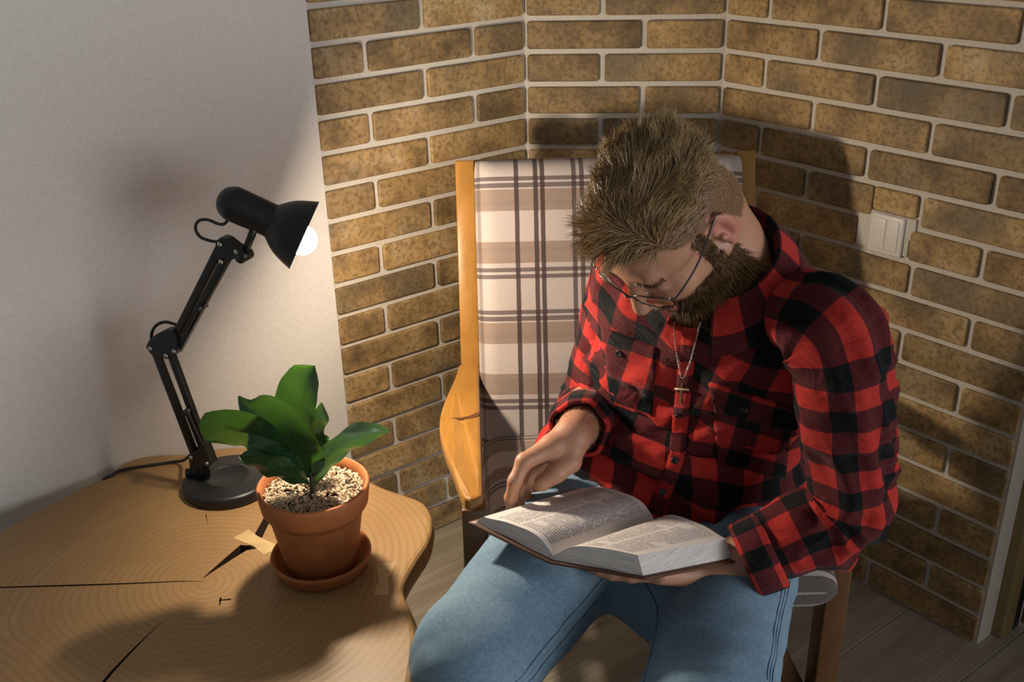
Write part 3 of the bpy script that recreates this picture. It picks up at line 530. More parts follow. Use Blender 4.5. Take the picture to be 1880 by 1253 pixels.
def pillow(name, org, ex, ey, ez, w, l, th, mat, parent, r=0.02, n=40, m=40, sag=None):
    """Soft box: ex across (w), ey along (l), ez front; uv in metres on the front and round the edge."""
    uu = np.linspace(-1, 1, n); vv = np.linspace(-1, 1, m); V = []; UV = []
    def edge(t, L): return np.sign(t) * (1 - (1 - np.abs(t)) ** 1.6)
    U, Vv = np.meshgrid(uu, vv, indexing='ij'); x = edge(U, w) * w / 2; y = edge(Vv, l) * l / 2
    du = w / 2 - np.abs(x); dv = l / 2 - np.abs(y); q = lambda dd: np.sqrt(np.clip(1 - np.clip(1 - dd / (th * 0.42), 0, 1) ** 2, 0, 1)); h = q(du) * q(dv)
    rc = np.clip(np.hypot(np.clip(1 - du / 0.03, 0, 1), np.clip(1 - dv / 0.03, 0, 1)), 1, 1.42); x = x / (1 + (rc - 1) * 0.03); y = y / (1 + (rc - 1) * 0.03)
    puff = 0.006 * np.clip(du / 0.12, 0, 1) * np.clip(dv / 0.12, 0, 1) + 0.0025 * vnoise(np.stack([x * 9, y * 9, np.zeros_like(x) + 3], -1))
    zf = th * 0.5 * h + puff; zb = -th * 0.5 * h
    if sag is not None: zf = zf + sag(x, y) * h
    mk = lambda z: np.asarray(org) + x[..., None] * ex + y[..., None] * ey + z[..., None] * ez
    vf, vb = mk(zf).reshape(-1, 3), mk(zb).reshape(-1, 3); F1 = grid_faces(n, m, False); N = n * m
    uvs = grid_uv(n, m, x + w / 2, l / 2 - y, False); F = F1 + [[i + N for i in q[::-1]] for q in F1]
    uvb = []; 
    for k in range(len(F1)): uvb += uvs[4 * k:4 * k + 4][::-1]
    o = obj(name, np.concatenate([vf, vb]), F, mat, parent, uv=uvs + uvb); b = bmesh.new(); b.from_mesh(o.data); bmesh.ops.remove_doubles(b, verts=b.verts, dist=1e-5); bmesh.ops.recalc_face_normals(b, faces=b.faces); b.to_mesh(o.data); b.free(); return o
ez = nrm(np.array([0.03, -1.0, 0.33])); ey = nrm(np.array([0, 0.33, 1.0])); ex = np.cross(ey, ez); 
zc0 = 0.712; bcu = np.array([0.1915, yb(zc0) - 0.026, zc0]); BL = 0.565
bc_t = thing('back_cushion', 'plaid cushion in pale brown and dark lines leaning on the armchair back', 'cushion', bcu)
pillow('cover', bcu, ex, ey, ez, 0.512, BL, 0.085, M_CPLAID, bc_t, n=56, m=60)
MB().tube(resamp([bcu + ex * -0.23 - ey * (BL / 2 - 0.002) + ez * 0.02, bcu + ex * 0.23 - ey * (BL / 2 - 0.002) + ez * 0.02], 12), 0.0035, 8).done('zipper', plain('zip_brass', (0.10, 0.075, 0.035), 0.5), bc_t)
sx = nrm(np.array([1, 0.0, 0.0])); sy = nrm(np.array([0.045, -1.0, 0.02])); szn = np.cross(sx, sy) * -1; szn = szn if szn[2] > 0 else -szn
sc_t = thing('seat_cushion', 'plaid seat cushion lying on the armchair frame under the seated man', 'cushion', (0.22, 1.53, 0.445))
pillow('cover', (0.217, 1.530, 0.450), sx, -sy, szn, 0.545, 0.475, 0.095, M_CPLAID, sc_t, n=40, m=40)

# ------------------------------------------------------------------ open book on the lap
S0, S1 = at(1012, 1034, z=.630), at(1205, 963, z=.600); L0, L1 = at(866, 962, z=.640), at(1076, 886, z=.622) + np.array([0, 0, -0.014]); R0, R1 = at(1184, 1064, z=.645), at(1351, 1031, z=.597)
bk = thing('open_book', 'thick open book with two columns of print held on the lap', 'book', (S0 + S1) / 2)
def bpatch(u, v):
    """u -1..1 across (left..right), v 0..1 along the spine; cover surface with a slight sag."""
    u, v = np.asarray(u, float)[..., None], np.asarray(v, float)[..., None]; sp = S0 + (S1 - S0) * v; le = L0 + (L1 - L0) * v; ri = R0 + (R1 - R0) * v
    return np.where(u < 0, sp + (le - sp) * -u, sp + (ri - sp) * u)
bn = nrm(np.cross(R0 - L0, S1 - S0)); bn = bn if bn[2] > 0 else -bn
def block(sign, prof_u, prof_t, name, shrink):
    """A half of the page block: thickness profile over |u|."""
    uu = np.linspace(0.0, 1.0, 34) ** 0.8; vv = np.linspace(0.02, 0.98, 14); T = np.interp(uu, prof_u, prof_t); T = np.convolve(np.r_[T[:1], T[:1], T, T[-1:], T[-1:]], np.ones(5) / 5, 'valid'); T[0] = prof_t[0]
    U, Vv = np.meshgrid(uu * shrink, vv, indexing='ij'); B = bpatch(sign * U, Vv) + bn * 0.003; Tt = B + bn * T[:, None, None]
    skew = (R0 - S0 if sign > 0 else L0 - S0); skew = nrm(skew)
    Tt = Tt - skew * (T * sstep(0.6, 1.0, uu) * (0.35 if sign > 0 else 0.9))[:, None, None]
    n, m = U.shape
    uvt = grid_uv(n, m, 0.0 + uu[:, None] * np.ones((1, m)), vv[None, :] * np.ones((n, 1)), False)
    o = obj(name, Tt.reshape(-1, 3), grid_faces(n, m, False) if sign < 0 else [q[::-1] for q in grid_faces(n, m, False)], M_PAGE, bk, uv=uvt if sign < 0 else sum([uvt[4 * k:4 * k + 4][::-1] for k in range((n - 1) * (m - 1))], []))
    # the cut sides of the block, layered
    def side(i_list, axis, lay=7):
        Vs, Us = [], []
        for k in range(lay + 1):
            f = k / lay
            for (i, j) in i_list: Vs.append(B[i, j] * (1 - f) + Tt[i, j] * f + nrm(B[i, j] - B.reshape(-1, 3).mean(0)) * (0.0006 * math.sin(k * 2.3 + i * .3) - 0.0002)); Us.append((len(Us) * 0.01, f))
        q = len(i_list); return np.array(Vs), grid_faces(lay + 1, q, False)
    sd = MB()
    for L in ([(i, 0) for i in range(n)], [(n - 1, j) for j in range(m)], [(i, m - 1) for i in range(n)][::-1]): v, f = side(L, 0); sd.add(v, f)
    sd.done('page_edges', M_EDGE, o); return o
pg = NT('printed_page'); uvp = pg.n('SeparateXYZ', {0: pg.tc('UV')}); pu, pv = uvp.outputs[0], uvp.outputs[1]
mt = pg.math
ln = mt('FRACT', mt('MULTIPLY', pv, 46.0)); isl = mt('LESS_THAN', ln, 0.55)
wn = pg.n('TexNoise', {'Vector': pg.n('CombineXYZ', {0: mt('MULTIPLY', pu, 62.0), 1: mt('MULTIPLY', mt('FLOOR', mt('MULTIPLY', pv, 46.0)), 7.31), 2: 0.0}), 'Scale': 1.0, 'Detail': 2.0})
word = mt('GREATER_THAN', wn, 0.43); blk = pg.n('TexNoise', {'Vector': pg.n('CombineXYZ', {0: mt('MULTIPLY', pu, 3.0), 1: mt('MULTIPLY', pv, 9.0), 2: 0.0}), 'Scale': 1.0, 'Detail': 1.0}); para = mt('GREATER_THAN', blk, 0.36)
inr = lambda s, a, b: mt('MULTIPLY', mt('GREATER_THAN', s, a), mt('LESS_THAN', s, b))
col = mt('ADD', inr(pu, 0.10, 0.47), inr(pu, 0.51, 0.89)); body = mt('MULTIPLY', col, inr(pv, 0.06, 0.94))
ink = mt('MULTIPLY', mt('MULTIPLY', isl, word), mt('MULTIPLY', body, para))
cp = pg.mix(mt('MULTIPLY', ink, 0.68), (0.72, 0.67, 0.63), (0.12, 0.11, 0.11))
pur = inr(pg.noise(pg.tc('UV'), 7, 1), 0.60, 0.9); cp = pg.mix(mt('MULTIPLY', mt('MULTIPLY', pur, body), 0.25), cp, (0.42, 0.36, 0.55))
pg.set(col=cp, rough=0.75, spec=0.2); M_PAGE = pg.m
eg = NT('page_edge'); en = eg.noise(eg.map(eg.tc(), (30, 30, 900)), 1.0, 4, 0.6); eg.set(col=eg.ramp(en, [(0.35, (0.46, 0.43, 0.40)), (0.65, (0.70, 0.66, 0.62))]), rough=0.8); eg.bump(en, 0.5, 0.001); M_EDGE = eg.m
block(-1, [0, 0.05, 0.14, 0.3, 0.6, 0.85, 1], [0.004, 0.012, 0.022, 0.026, 0.022, 0.017, 0.013], 'left_pages', 0.97)
block(1, [0, 0.05, 0.14, 0.3, 0.6, 0.85, 1], [0.004, 0.012, 0.022, 0.028, 0.030, 0.029, 0.028], 'right_pages', 0.96)
uu = np.linspace(-1.02, 1.02, 41); vv = np.linspace(-0.015, 1.015, 12); U, Vv = np.meshgrid(uu, vv, indexing='ij'); CT = bpatch(U, Vv) + bn * 0.0025; CB = bpatch(U, Vv) - bn * 0.0008
F1 = grid_faces(41, 12, False); bo = [(i, 0) for i in range(41)] + [(40, j) for j in range(1, 12)] + [(i, 11) for i in range(39, -1, -1)] + [(0, j) for j in range(10, 0, -1)]; ids = [i * 12 + j for i, j in bo]; N = 41 * 12
obj('cover', np.concatenate([CT.reshape(-1, 3), CB.reshape(-1, 3)]), F1 + [[i + N for i in q[::-1]] for q in F1] + [[ids[k], ids[(k + 1) % len(ids)], ids[(k + 1) % len(ids)] + N, ids[k] + N] for k in range(len(ids))], plain('brown_leather', (0.10, 0.038, 0.015), 0.45), bk)
# ------------------------------------------------------------------ the seated man
def smin(a, b, k):
    h = np.clip(0.5 + 0.5 * (b - a) / k, 0, 1); return b + (a - b) * h - k * h * (1 - h)
def smax(a, b, k): return -smin(-a, -b, k)
def cone(p, a, b, ra, rb):
    a, b = np.asarray(a, float), np.asarray(b, float); ab = b - a; t = np.clip(((p - a) @ ab) / (ab @ ab + 1e-12), 0, 1); return np.linalg.norm(p - a - t[..., None] * ab, axis=-1) - (ra + (rb - ra) * t)
def ell(p, c, R, r):
    """R rows: axes; r: radii."""
    q = (p - np.asarray(c)) @ np.asarray(R).T; r = np.asarray(r, float); k0 = np.linalg.norm(q / r, axis=-1); k1 = np.linalg.norm(q / (r * r), axis=-1); return k0 * (k0 - 1) / (k1 + 1e-9)
class Group:
    """Primitives blended with one smoothness, culled by a box."""
    def __init__(s, k, sc=1.0): s.k = k; s.sc = sc; s.fs = []; s.lo = np.full(3, 1e9); s.hi = -s.lo
    def _b(s, pts, r): s.lo = np.minimum(s.lo, np.min(pts, 0) - r); s.hi = np.maximum(s.hi, np.max(pts, 0) + r)
    def cone(s, a, b, ra, rb, k=None):
        ra, rb = ra * s.sc, rb * s.sc; s._b(np.array([a, b], float), max(ra, rb)); s.fs.append((lambda p: cone(p, a, b, ra, rb), k or s.k, 1)); return s
    def chain(s, P, r, k=None):
        for i in range(len(P) - 1): s.cone(np.asarray(P[i], float), np.asarray(P[i + 1], float), r[i], r[i + 1], k)
        return s
    def ell(s, c, R, r, k=None, sub=False):
        r = tuple(q * s.sc for q in r)
        if not sub: s._b(np.array([c], float), max(r))
        s.fs.append((lambda p: ell(p, c, R, r), k or s.k, -1 if sub else 1)); return s
    def ev(s, p):
        d = None
        for f, k, sg in s.fs: v = f(p); d = v if d is None else (smin(d, v, k) if sg > 0 else smax(d, -v, k))
        return d
def make_sdf(groups, kk):
    def sdf(p):
        lo, hi = p.reshape(-1, 3).min(0), p.reshape(-1, 3).max(0); d = np.full(p.shape[:-1], 0.2)
        for g in groups:
            if np.all(hi > g.lo - 0.05) and np.all(lo < g.hi + 0.05): d = smin(d, g.ev(p), kk)
        return d
    return sdf
def surface_nets(sdf, lo, hi, h):
    lo = np.asarray(lo, float); Bn = 8; H = Bn * h; nb = np.ceil((np.asarray(hi) - lo) / H).astype(int)
    I = np.stack(np.meshgrid(*[np.arange(k) for k in nb], indexing='ij'), -1).reshape(-1, 3)
    keep = []
    for s in range(0, len(I), 512):
        c = I[s:s + 512]; d = np.concatenate([sdf(lo + (c[q:q + 32] + 0.5) * H) for q in range(0, len(c), 32)]); keep.append(np.abs(d) < H * 0.87 * 1.35 + 0.002)
    I = I[np.concatenate(keep)]; key = []; VV = []; Q = []
    gi = np.arange(Bn + 1); L = np.stack(np.meshgrid(gi, gi, gi, indexing='ij'), -1); dim = nb * Bn + 4
    gid = lambda c: (c[..., 0] * dim[1] + c[..., 1]) * dim[2] + c[..., 2]
    cor = np.array([[i, j, k] for i in (0, 1) for j in (0, 1) for k in (0, 1)]); ed = [(a, b) for a in range(8) for b in range(a + 1, 8) if np.abs(cor[a] - cor[b]).sum() == 1]
    for s in range(0, len(I), 12):
        b = I[s:s + 12]; g = b[:, None, None, None] * Bn + L; P = lo + g * h; D = sdf(P)
        cd = np.stack([D[:, i:i + Bn, j:j + Bn, k:k + Bn] for i, j, k in cor], -1); sg = cd < 0; m = sg.any(-1) & ~sg.all(-1)
        if not m.any(): continue
        c = cd[m]; base = g[:, :Bn, :Bn, :Bn][m]; acc = np.zeros((len(c), 3)); cnt = np.zeros(len(c))
        for a, e in ed:
            x = (c[:, a] < 0) != (c[:, e] < 0); t = np.where(x, c[:, a] / np.where(x, c[:, a] - c[:, e], 1), 0); acc += np.where(x[:, None], cor[a] + t[:, None] * (cor[e] - cor[a]), 0); cnt += x
        VV.append(lo + (base + acc / cnt[:, None]) * h); key.append(gid(base + 1))
        for ax in range(3):
            o = [0, 0, 0]; o[ax] = 1; d0 = D[:, :Bn, :Bn, :Bn]; d1 = D[:, o[0]:o[0] + Bn, o[1]:o[1] + Bn, o[2]:o[2] + Bn]; x = (d0 < 0) != (d1 < 0)
            if not x.any(): continue
            p = g[:, :Bn, :Bn, :Bn][x] + 1; neg = d0[x] < 0; u, w = (ax + 1) % 3, (ax + 2) % 3; eu = np.eye(3, dtype=int)[u]; ew = np.eye(3, dtype=int)[w]
            q = np.stack([gid(p - eu - ew), gid(p - ew), gid(p), gid(p - eu)], 1); q[~neg] = q[~neg][:, ::-1]; Q.append(q)
    key = np.concatenate(key); VV = np.concatenate(VV); Q = np.concatenate(Q); od = np.argsort(key); ks = key[od]; pos = np.clip(np.searchsorted(ks, Q), 0, len(ks) - 1); ok = (ks[pos] == Q).all(1)
    return VV[od], pos[ok]
def mesh_np(name, V, Q, mat, parent, loc):
    me = bpy.data.meshes.new(name); V = V - loc; me.vertices.add(len(V)); me.vertices.foreach_set('co', V.astype(np.float32).ravel()); me.loops.add(Q.size); me.loops.foreach_set('vertex_index', Q.astype(np.int32).ravel())
    me.polygons.add(len(Q)); me.polygons.foreach_set('loop_start', np.arange(0, Q.size, 4, dtype=np.int32)); me.polygons.foreach_set('loop_total', np.full(len(Q), 4, np.int32)); me.update(calc_edges=True); me.validate()
    me.polygons.foreach_set('use_smooth', [True] * len(me.polygons)); me.materials.append(mat); o = bpy.data.objects.new(name, me); C.objects.link(o)
    if parent is not None: o.parent = parent
    return o
HS = 1.035; HC = at(1226, 404, d=1.335); hF = nrm(np.array([-0.478, -0.365, -0.799])); hL = np.array([0.649, -0.760, -0.041]); hL = nrm(hL - hF * (hL @ hF)); hU = np.cross(hF, hL); HR = np.stack([hF, hL, hU])
hd = lambda f, l, u: HC + (hF * f + hL * l + hU * u) * HS
SJL, SJR = at(1543, 622, Y=1.215), at(1152, 522, Y=1.51)
ELL, ELR = at(1563, 940, Y=1.215), np.array([0.142, 1.560, 0.652])
WRL, WRR = at(1287, 1052, Y=1.21), at(1052, 800, Y=1.345)
PEL = np.array([0.215, 1.60, 0.535]); HIR, HIL = np.array([0.205, 1.555, 0.530]), np.array([0.398, 1.530, 0.503])
KNR, KNL = at(872, 1212, z=0.505), at(1296, 1300, z=0.478)
ANR, ANL = np.array([-0.085, 1.17, 0.09]), np.array([0.262, 1.13, 0.09])
NB = np.array([0.300, 1.351, 0.955])
man = thing('person', 'bearded man in a red and black checked shirt and blue jeans reading a book', 'person', PEL * [1, 1, 0])
ML = np.array(man.location)
# --- torso stations: centre, lateral axis, half width, front depth, back depth
TS = [((0.266, 1.530, 0.545), (0.97, -0.24, 0), 0.218, 0.250, 0.110), ((0.272, 1.510, 0.595), (0.95, -0.31, 0), 0.208, 0.240, 0.110), ((0.285, 1.494, 0.646), (0.9, -0.43, 0), 0.179, 0.171, 0.107), ((0.296, 1.490, 0.714), (0.83, -0.56, 0), 0.170, 0.141, 0.109),
      ((0.304, 1.466, 0.786), (0.75, -0.66, 0), 0.180, 0.138, 0.111), ((0.302, 1.418, 0.860), (0.7, -0.71, 0.0), 0.193, 0.129, 0.106), ((0.296, 1.378, 0.913), (0.68, -0.73, 0.0), 0.197, 0.106, 0.101), ((0.295, 1.351, 0.950), (0.68, -0.73, 0.01), 0.154, 0.083, 0.090), ((0.295, 1.340, 0.973), (0.68, -0.73, 0.01), 0.090, 0.070, 0.076), ((0.294, 1.333, 0.988), (0.68, -0.73, 0.01), 0.066, 0.061, 0.066)]
# --- body: one surface
head = Group(0.018, HS)
head.ell(hd(-0.006, 0, 0.032), HR, (0.0915, 0.0745, 0.089)).ell(hd(0.028, 0, -0.030), HR, (0.062, 0.060, 0.082), 0.03).cone(hd(0.045, -0.022, -0.092), hd(0.045, 0.022, -0.092), 0.026, 0.026, 0.025).cone(hd(0.0, 0.054, -0.045), hd(0.052, 0.022, -0.092), 0.020, 0.020).cone(hd(0.0, -0.054, -0.045), hd(0.052, -0.022, -0.092), 0.020, 0.020)
head.cone(hd(0.076, -0.030, 0.020), hd(0.076, 0.030, 0.020), 0.0125, 0.0125, 0.014).cone(hd(0.060, 0.045, -0.022), hd(0.070, 0.034, -0.026), 0.016, 0.016, 0.02).cone(hd(0.060, -0.045, -0.022), hd(0.070, -0.034, -0.026), 0.016, 0.016, 0.02)
for s in (-1, 1): head.ell(hd(0.096, s * 0.032, -0.001), HR, (0.014, 0.015, 0.011), 0.010, sub=True)
for s in (-1, 1): head.ell(hd(0.0735, s * 0.032, -0.002), HR, (0.0125, 0.0135, 0.012), 0.003)
head.cone(hd(0.086, 0, 0.010), hd(0.109, 0, -0.034), 0.0085, 0.0115, 0.008).cone(hd(0.099, 0.011, -0.037), hd(0.092, 0.014, -0.038), 0.0075, 0.006, 0.006).cone(hd(0.099, -0.011, -0.037), hd(0.092, -0.014, -0.038), 0.0075, 0.006, 0.006)
head.cone(hd(0.088, -0.016, -0.066), hd(0.088, 0.016, -0.066), 0.0065, 0.0065, 0.006).cone(hd(0.086, -0.014, -0.077), hd(0.086, 0.014, -0.077), 0.007, 0.007, 0.006)
for s in (-1, 1):
    e = hd(-0.014, s * 0.080, -0.002); Rr = np.stack([nrm(hF * 0.9 - hL * s * 0.42), nrm(hL * s * 0.9 + hF * 0.42), hU])
    head.ell(e, Rr, (0.0175, 0.0060, 0.031), 0.004).ell(e + Rr[1] * 0.007 + hF * 0.003 + hU * 0.001, Rr, (0.0105, 0.0090, 0.020), 0.003, sub=True).cone(e - hU * 0.022 + hF * 0.004, e - hU * 0.029 + hF * 0.006, 0.0062, 0.0052, 0.004).cone(e + Rr[1] * 0.0015 + hF * 0.010 - hU * 0.004, e + Rr[1] * 0.002 + hF * 0.008 - hU * 0.010, 0.0045, 0.004, 0.003)
    head.cone(e + Rr[1] * 0.001 - hF * 0.006 - hU * 0.008, e + Rr[1] * 0.0015 - hF * 0.005 + hU * 0.012, 0.0035, 0.003, 0.003)
head.chain([hd(-0.040, 0, -0.045), hd(-0.030, 0, -0.09) * 0.5 + NB * 0.5, NB], [0.056, 0.058, 0.064], 0.03)
tor = Group(0.05)
for c, a, w, df, db in TS[1:7]:
    df = min(df, 0.150); w = min(w, 0.19)
    a = nrm(a); f = np.cross(a, (0, 0, 1)); tor.ell(np.array(c) + f * (df - db) / 2, np.stack([a, f, (0, 0, 1)]), (w - 0.035, (df + db) / 2 - 0.03, 0.085))
tor.ell(PEL + [0.035, 0.0, -0.01], np.eye(3), (0.135, 0.10, 0.080))
limb = Group(0.02)
for sj, el, wr in ((SJL, ELL, WRL), (SJR, ELR, WRR)): limb.cone(sj, el, 0.050, 0.041).cone(el, el + (wr - el) * 0.35, 0.043, 0.042).cone(el + (wr - el) * 0.35, wr, 0.042, 0.0275)
leg = Group(0.03)
for hi, kn_, an in ((HIR, KNR, ANR), (HIL, KNL, ANL)): leg.cone(hi, kn_, 0.075, 0.055).cone(kn_, kn_ * 0.65 + an * 0.35, 0.054, 0.052).cone(kn_ * 0.65 + an * 0.35, an, 0.052, 0.036).cone(an - [0, 0, 0.04], an + [-0.02, -0.15, -0.06], 0.033, 0.026)
def hand(wr, mcps, fingers, thumb, r=0.0098):
    g = Group(0.010)
    for i, m in enumerate(mcps): g.cone(wr + (m - wr) * 0.08, m, 0.0165, 0.0125, 0.014)
    g.cone((wr * 0.6 + mcps[0] * 0.4), (wr * 0.6 + mcps[3] * 0.4), 0.0155, 0.0145, 0.014)
    for i, fpts in enumerate(fingers):
        rr = r * (0.98, 1.0, 0.97, 0.86)[i]; g.chain([mcps[i]] + list(fpts), [rr * 1.18, rr * 1.04, rr * 0.96, rr * 0.84], 0.006)
    g.chain(thumb, [0.0185, 0.0160, 0.0138, 0.0118], 0.009); return g
a_ = lambda x, y, Y: at(x, y, Y=Y)
mR = [a_(962, 848, 1.300), a_(974, 842, 1.325), a_(984, 844, 1.347), a_(994, 849, 1.366)]
fR = [[a_(945, 884, 1.283), a_(938, 915, 1.290), a_(940, 938, 1.296)], [a_(954, 884, 1.312), a_(949, 915, 1.318), a_(958, 938, 1.318)], [a_(967, 884, 1.338), a_(963, 908, 1.342), a_(973, 925, 1.335)], [a_(983, 884, 1.360), a_(981, 900, 1.360), a_(991, 912, 1.350)]]
tR = [WRR + (a_(1054, 838, 1.325) - WRR) * 0.45, a_(1046, 848, 1.318), a_(1022, 868, 1.300), a_(994, 889, 1.290)]
hR = hand(WRR, mR, fR, tR)
mL = [a_(1196, 1042, 1.215), a_(1198, 1048, 1.198), a_(1204, 1053, 1.182), a_(1214, 1057, 1.168)]
fL = [[m + np.array([-0.040, 0.010, -0.008]), m + np.array([-0.066, 0.018, -0.010]), m + np.array([-0.086, 0.024, -0.008])] for m in mL]
tL = [WRL + np.array([-0.01, 0.01, 0.0]), WRL + np.array([-0.045, 0.045, -0.010]), WRL + np.array([-0.075, 0.060, -0.010]), WRL + np.array([-0.100, 0.066, -0.014])]
hLf = hand(WRL, mL, fL, tL)
body_sdf = make_sdf([tor, leg, limb, head, hR, hLf], 0.012)
bV, bQ = surface_nets(body_sdf, (-0.25, 0.92, -0.02), (0.62, 1.78, 1.27), 0.0032)
sk = NT('skin'); vc = sk.n('VertexColor', layer_name='tint'); ns = sk.noise(sk.tc(), 90, 4, 0.6); n2 = sk.noise(sk.tc(), 420, 3)
cs = sk.mix(sk.math('MULTIPLY', ns, 0.28), vc.outputs[0], (0.36, 0.13, 0.08)); sk.set(col=cs, rough=0.47, spec=0.35, sss=0.06); sk.b.inputs['Subsurface Radius'].default_value = (0.010, 0.004, 0.002); sk.b.inputs['Subsurface Scale'].default_value = 1.0; sk.bump(sk.math('ADD', ns, n2), 0.18, 0.0008)
body = mesh_np('body', bV, bQ, sk.m, man, ML)
hl = (bV - HC) @ HR.T / HS
col = np.tile(np.array([0.47, 0.245, 0.150]), (len(bV), 1)); near = np.linalg.norm(hl, axis=1) < 0.17
f_, l_, u_ = hl.T
# hair line: forehead at the front, over the ears at the sides, nape behind
hairline = np.interp(f_, [-0.12, -0.045, -0.02, 0.012, 0.035, 0.06, 0.12], [-0.070, -0.055, 0.026, 0.026, 0.040, 0.066, 0.070])
hm = np.where(near, sstep(-0.006, 0.006, u_ - hairline), 0) * ((np.abs(l_) < 0.0815) | (u_ > 0.034))
bm_ = np.where(near, sstep(0.0, 0.014, -0.040 - u_ - 0.9 * np.clip(f_ - 0.055, 0, 1) + 0.0 * l_), 0) * sstep(-0.018, -0.004, f_) * (u_ > -0.135)
bm_ = np.maximum(bm_, np.where(near & (f_ > 0.080) & (np.abs(l_) < 0.034) & (u_ < -0.049) & (u_ > -0.064), 1.0, 0)); bm_ = np.maximum(bm_, np.where(near, sstep(0.004, 0.010, f_) * sstep(0.030, 0.022, f_) * (np.abs(l_) > 0.055) * sstep(0.04, 0.02, u_) * (u_ > -0.06), 0))
bm_ = bm_ * (tor.ev(bV) > 0.014) * (np.linalg.norm(hl, axis=1) < 0.150)
lip = near & (f_ > 0.083) & (np.abs(l_) < 0.023) & (u_ < -0.0625) & (u_ > -0.083); bm_[lip] = 0; col[lip] = (0.42, 0.14, 0.11)
ear = near & (np.abs(l_) > 0.0745) & (u_ < 0.034) & (f_ < 0.012); col[ear] = (0.50, 0.215, 0.150); hm[ear] = 0; bm_[ear] = 0
col = col * (1 - hm[:, None] * 0.85) + np.array([0.080, 0.048, 0.024]) * hm[:, None] * 0.85; col = col * (1 - bm_[:, None] * 0.8) + np.array([0.055, 0.028, 0.010]) * bm_[:, None] * 0.8
ca = body.data.color_attributes.new('tint', 'FLOAT_COLOR', 'POINT'); ca.data.foreach_set('color', np.c_[col, np.ones(len(col))].astype(np.float32).ravel())
# --- hair and beard strands
bN = np.zeros((len(bV), 3)); body.data.vertices.foreach_get('normal', (tmp := np.zeros(len(bV) * 3, np.float32))); bN = tmp.reshape(-1, 3).astype(float)
def strands(name, root, direc, length, r0, mat, parent, seg=5, curl=0.25, drop=0.0, clump=0.012):
    N = len(root); d = nrm(direc); P = [root - d * 0.002]; cur = d.copy(); st = length / seg
    for k in range(seg):
        fld = np.stack([vnoise(root / clump + 17.3 * a + k * 0.35) for a in range(3)], 1); cur = nrm(cur + fld * curl + rng.normal(size=(N, 3)) * 0.05 + np.array([0, 0, -drop]) ); P.append(P[-1] + cur * st[:, None])
    P = np.array(P); T = nrm(np.gradient(P, axis=0)); ref = nrm(np.cross(T, rng.normal(size=(1, N, 3)))); b2 = np.cross(T, ref); rad = r0 * np.interp(np.arange(seg + 1) / seg, [0, 0.6, 1], [1, 0.85, 0.12])
    V = np.stack([P + (ref * math.cos(a) + b2 * math.sin(a)) * rad[:, None, None] for a in (0, 2.094, 4.189)], 2)  # seg+1, N, 3, 3
    V = V.transpose(1, 0, 2, 3).reshape(-1, 3); base = np.arange(N)[:, None, None] * ((seg + 1) * 3); i = np.arange(seg)[None, :, None] * 3; j = np.arange(3)[None, None, :]; k = (j + 1) % 3
    Q = np.stack([base + i + j, base + i + k, base + i + 3 + k, base + i + 3 + j], -1).reshape(-1, 4); return mesh_np(name, V, Q, mat, parent, ML)
def m_hair(name, dark, light, rough=0.45):
    t = NT(name); n = t.noise(t.tc(), 130, 4, 0.7); n2 = t.noise(t.tc(), 22, 3); t.set(col=t.mix(t.math('MULTIPLY_ADD', n, 0.6, t.math('MULTIPLY', n2, 0.4)), dark, light), rough=rough, spec=0.4); return t.m
M_HAIR, M_BEARD = m_hair('dark_blond_hair', (0.060, 0.036, 0.016), (0.60, 0.39, 0.17)), m_hair('brown_beard', (0.022, 0.010, 0.003), (0.21, 0.105, 0.025))
idx = np.where(hm > 0.5)[0]; topm = sstep(0.030, 0.075, u_ + 0.0 * f_)
w = (0.75 + topm)[idx]; pick = rng.choice(idx, 8500, p=w / w.sum()); root = bV[pick] + rng.normal(size=(8500, 3)) * 0.0012; nn = bN[pick]; tp = topm[pick]; ff, ll, uu_ = hl[pick].T
front = sstep(0.02, 0.08, ff)
di = nn * (0.20 + 0.14 * tp + 0.20 * sstep(-0.02, -0.09, ff))[:, None] + hF * (-0.75 * tp * (1 - front) + 0.55 * front * tp)[:, None] + hU * (-0.55 * (1 - tp))[:, None] - hF * (0.35 * (1 - tp))[:, None] + hL * (0.28 * np.sign(ll) * (1 - tp) * 0 - 0.25 * tp)[:, None]
ln_ = 0.005 + 0.024 * tp + 0.006 * front * tp; ln_ = ln_ * rng.uniform(0.7, 1.25, 8500)
strands('hair', root, di, ln_, 0.00055, M_HAIR, man, 6, 0.30, 0.01, 0.013)
idx = np.where(bm_ > 0.4)[0]; pick = rng.choice(idx, 5200); root = bV[pick] + rng.normal(size=(5200, 3)) * 0.001; nn = bN[pick]; ff, ll, uu_ = hl[pick].T
di = nn * 0.75 + hF * 0.25 - hU * 0.75; ln_ = (0.010 + 0.020 * sstep(-0.055, -0.10, uu_)) * rng.uniform(0.7, 1.2, 5200)
strands('beard', root, di, ln_, 0.00055, M_BEARD, man, 5, 0.30, 0.0, 0.010)
idx = np.where(near & (f_ > 0.072) & (np.abs(u_ - 0.020 + 0.25 * np.clip(np.abs(l_) - 0.03, 0, 1)) < 0.0045) & (np.abs(l_) > 0.012) & (np.abs(l_) < 0.050))[0]
if len(idx): pick = rng.choice(idx, 420); [strands('eyebrow', bV[q_], bN[q_] * 0.35 + hL * sg_ * 0.8 + hU * 0.1, np.full(len(q_), 0.008), 0.00045, M_BEARD, man, 3, 0.15) for sg_ in (-1, 1) for q_ in [pick[np.sign(l_[pick]) == sg_]] if len(q_)] #, bN[pick] * 0.35 + hL * np.sign(l_[pick])[:, None] * 0.8 + hU * 0.1, np.full(420, 0.008), 0.00045, M_BEARD, man, 3, 0.15)
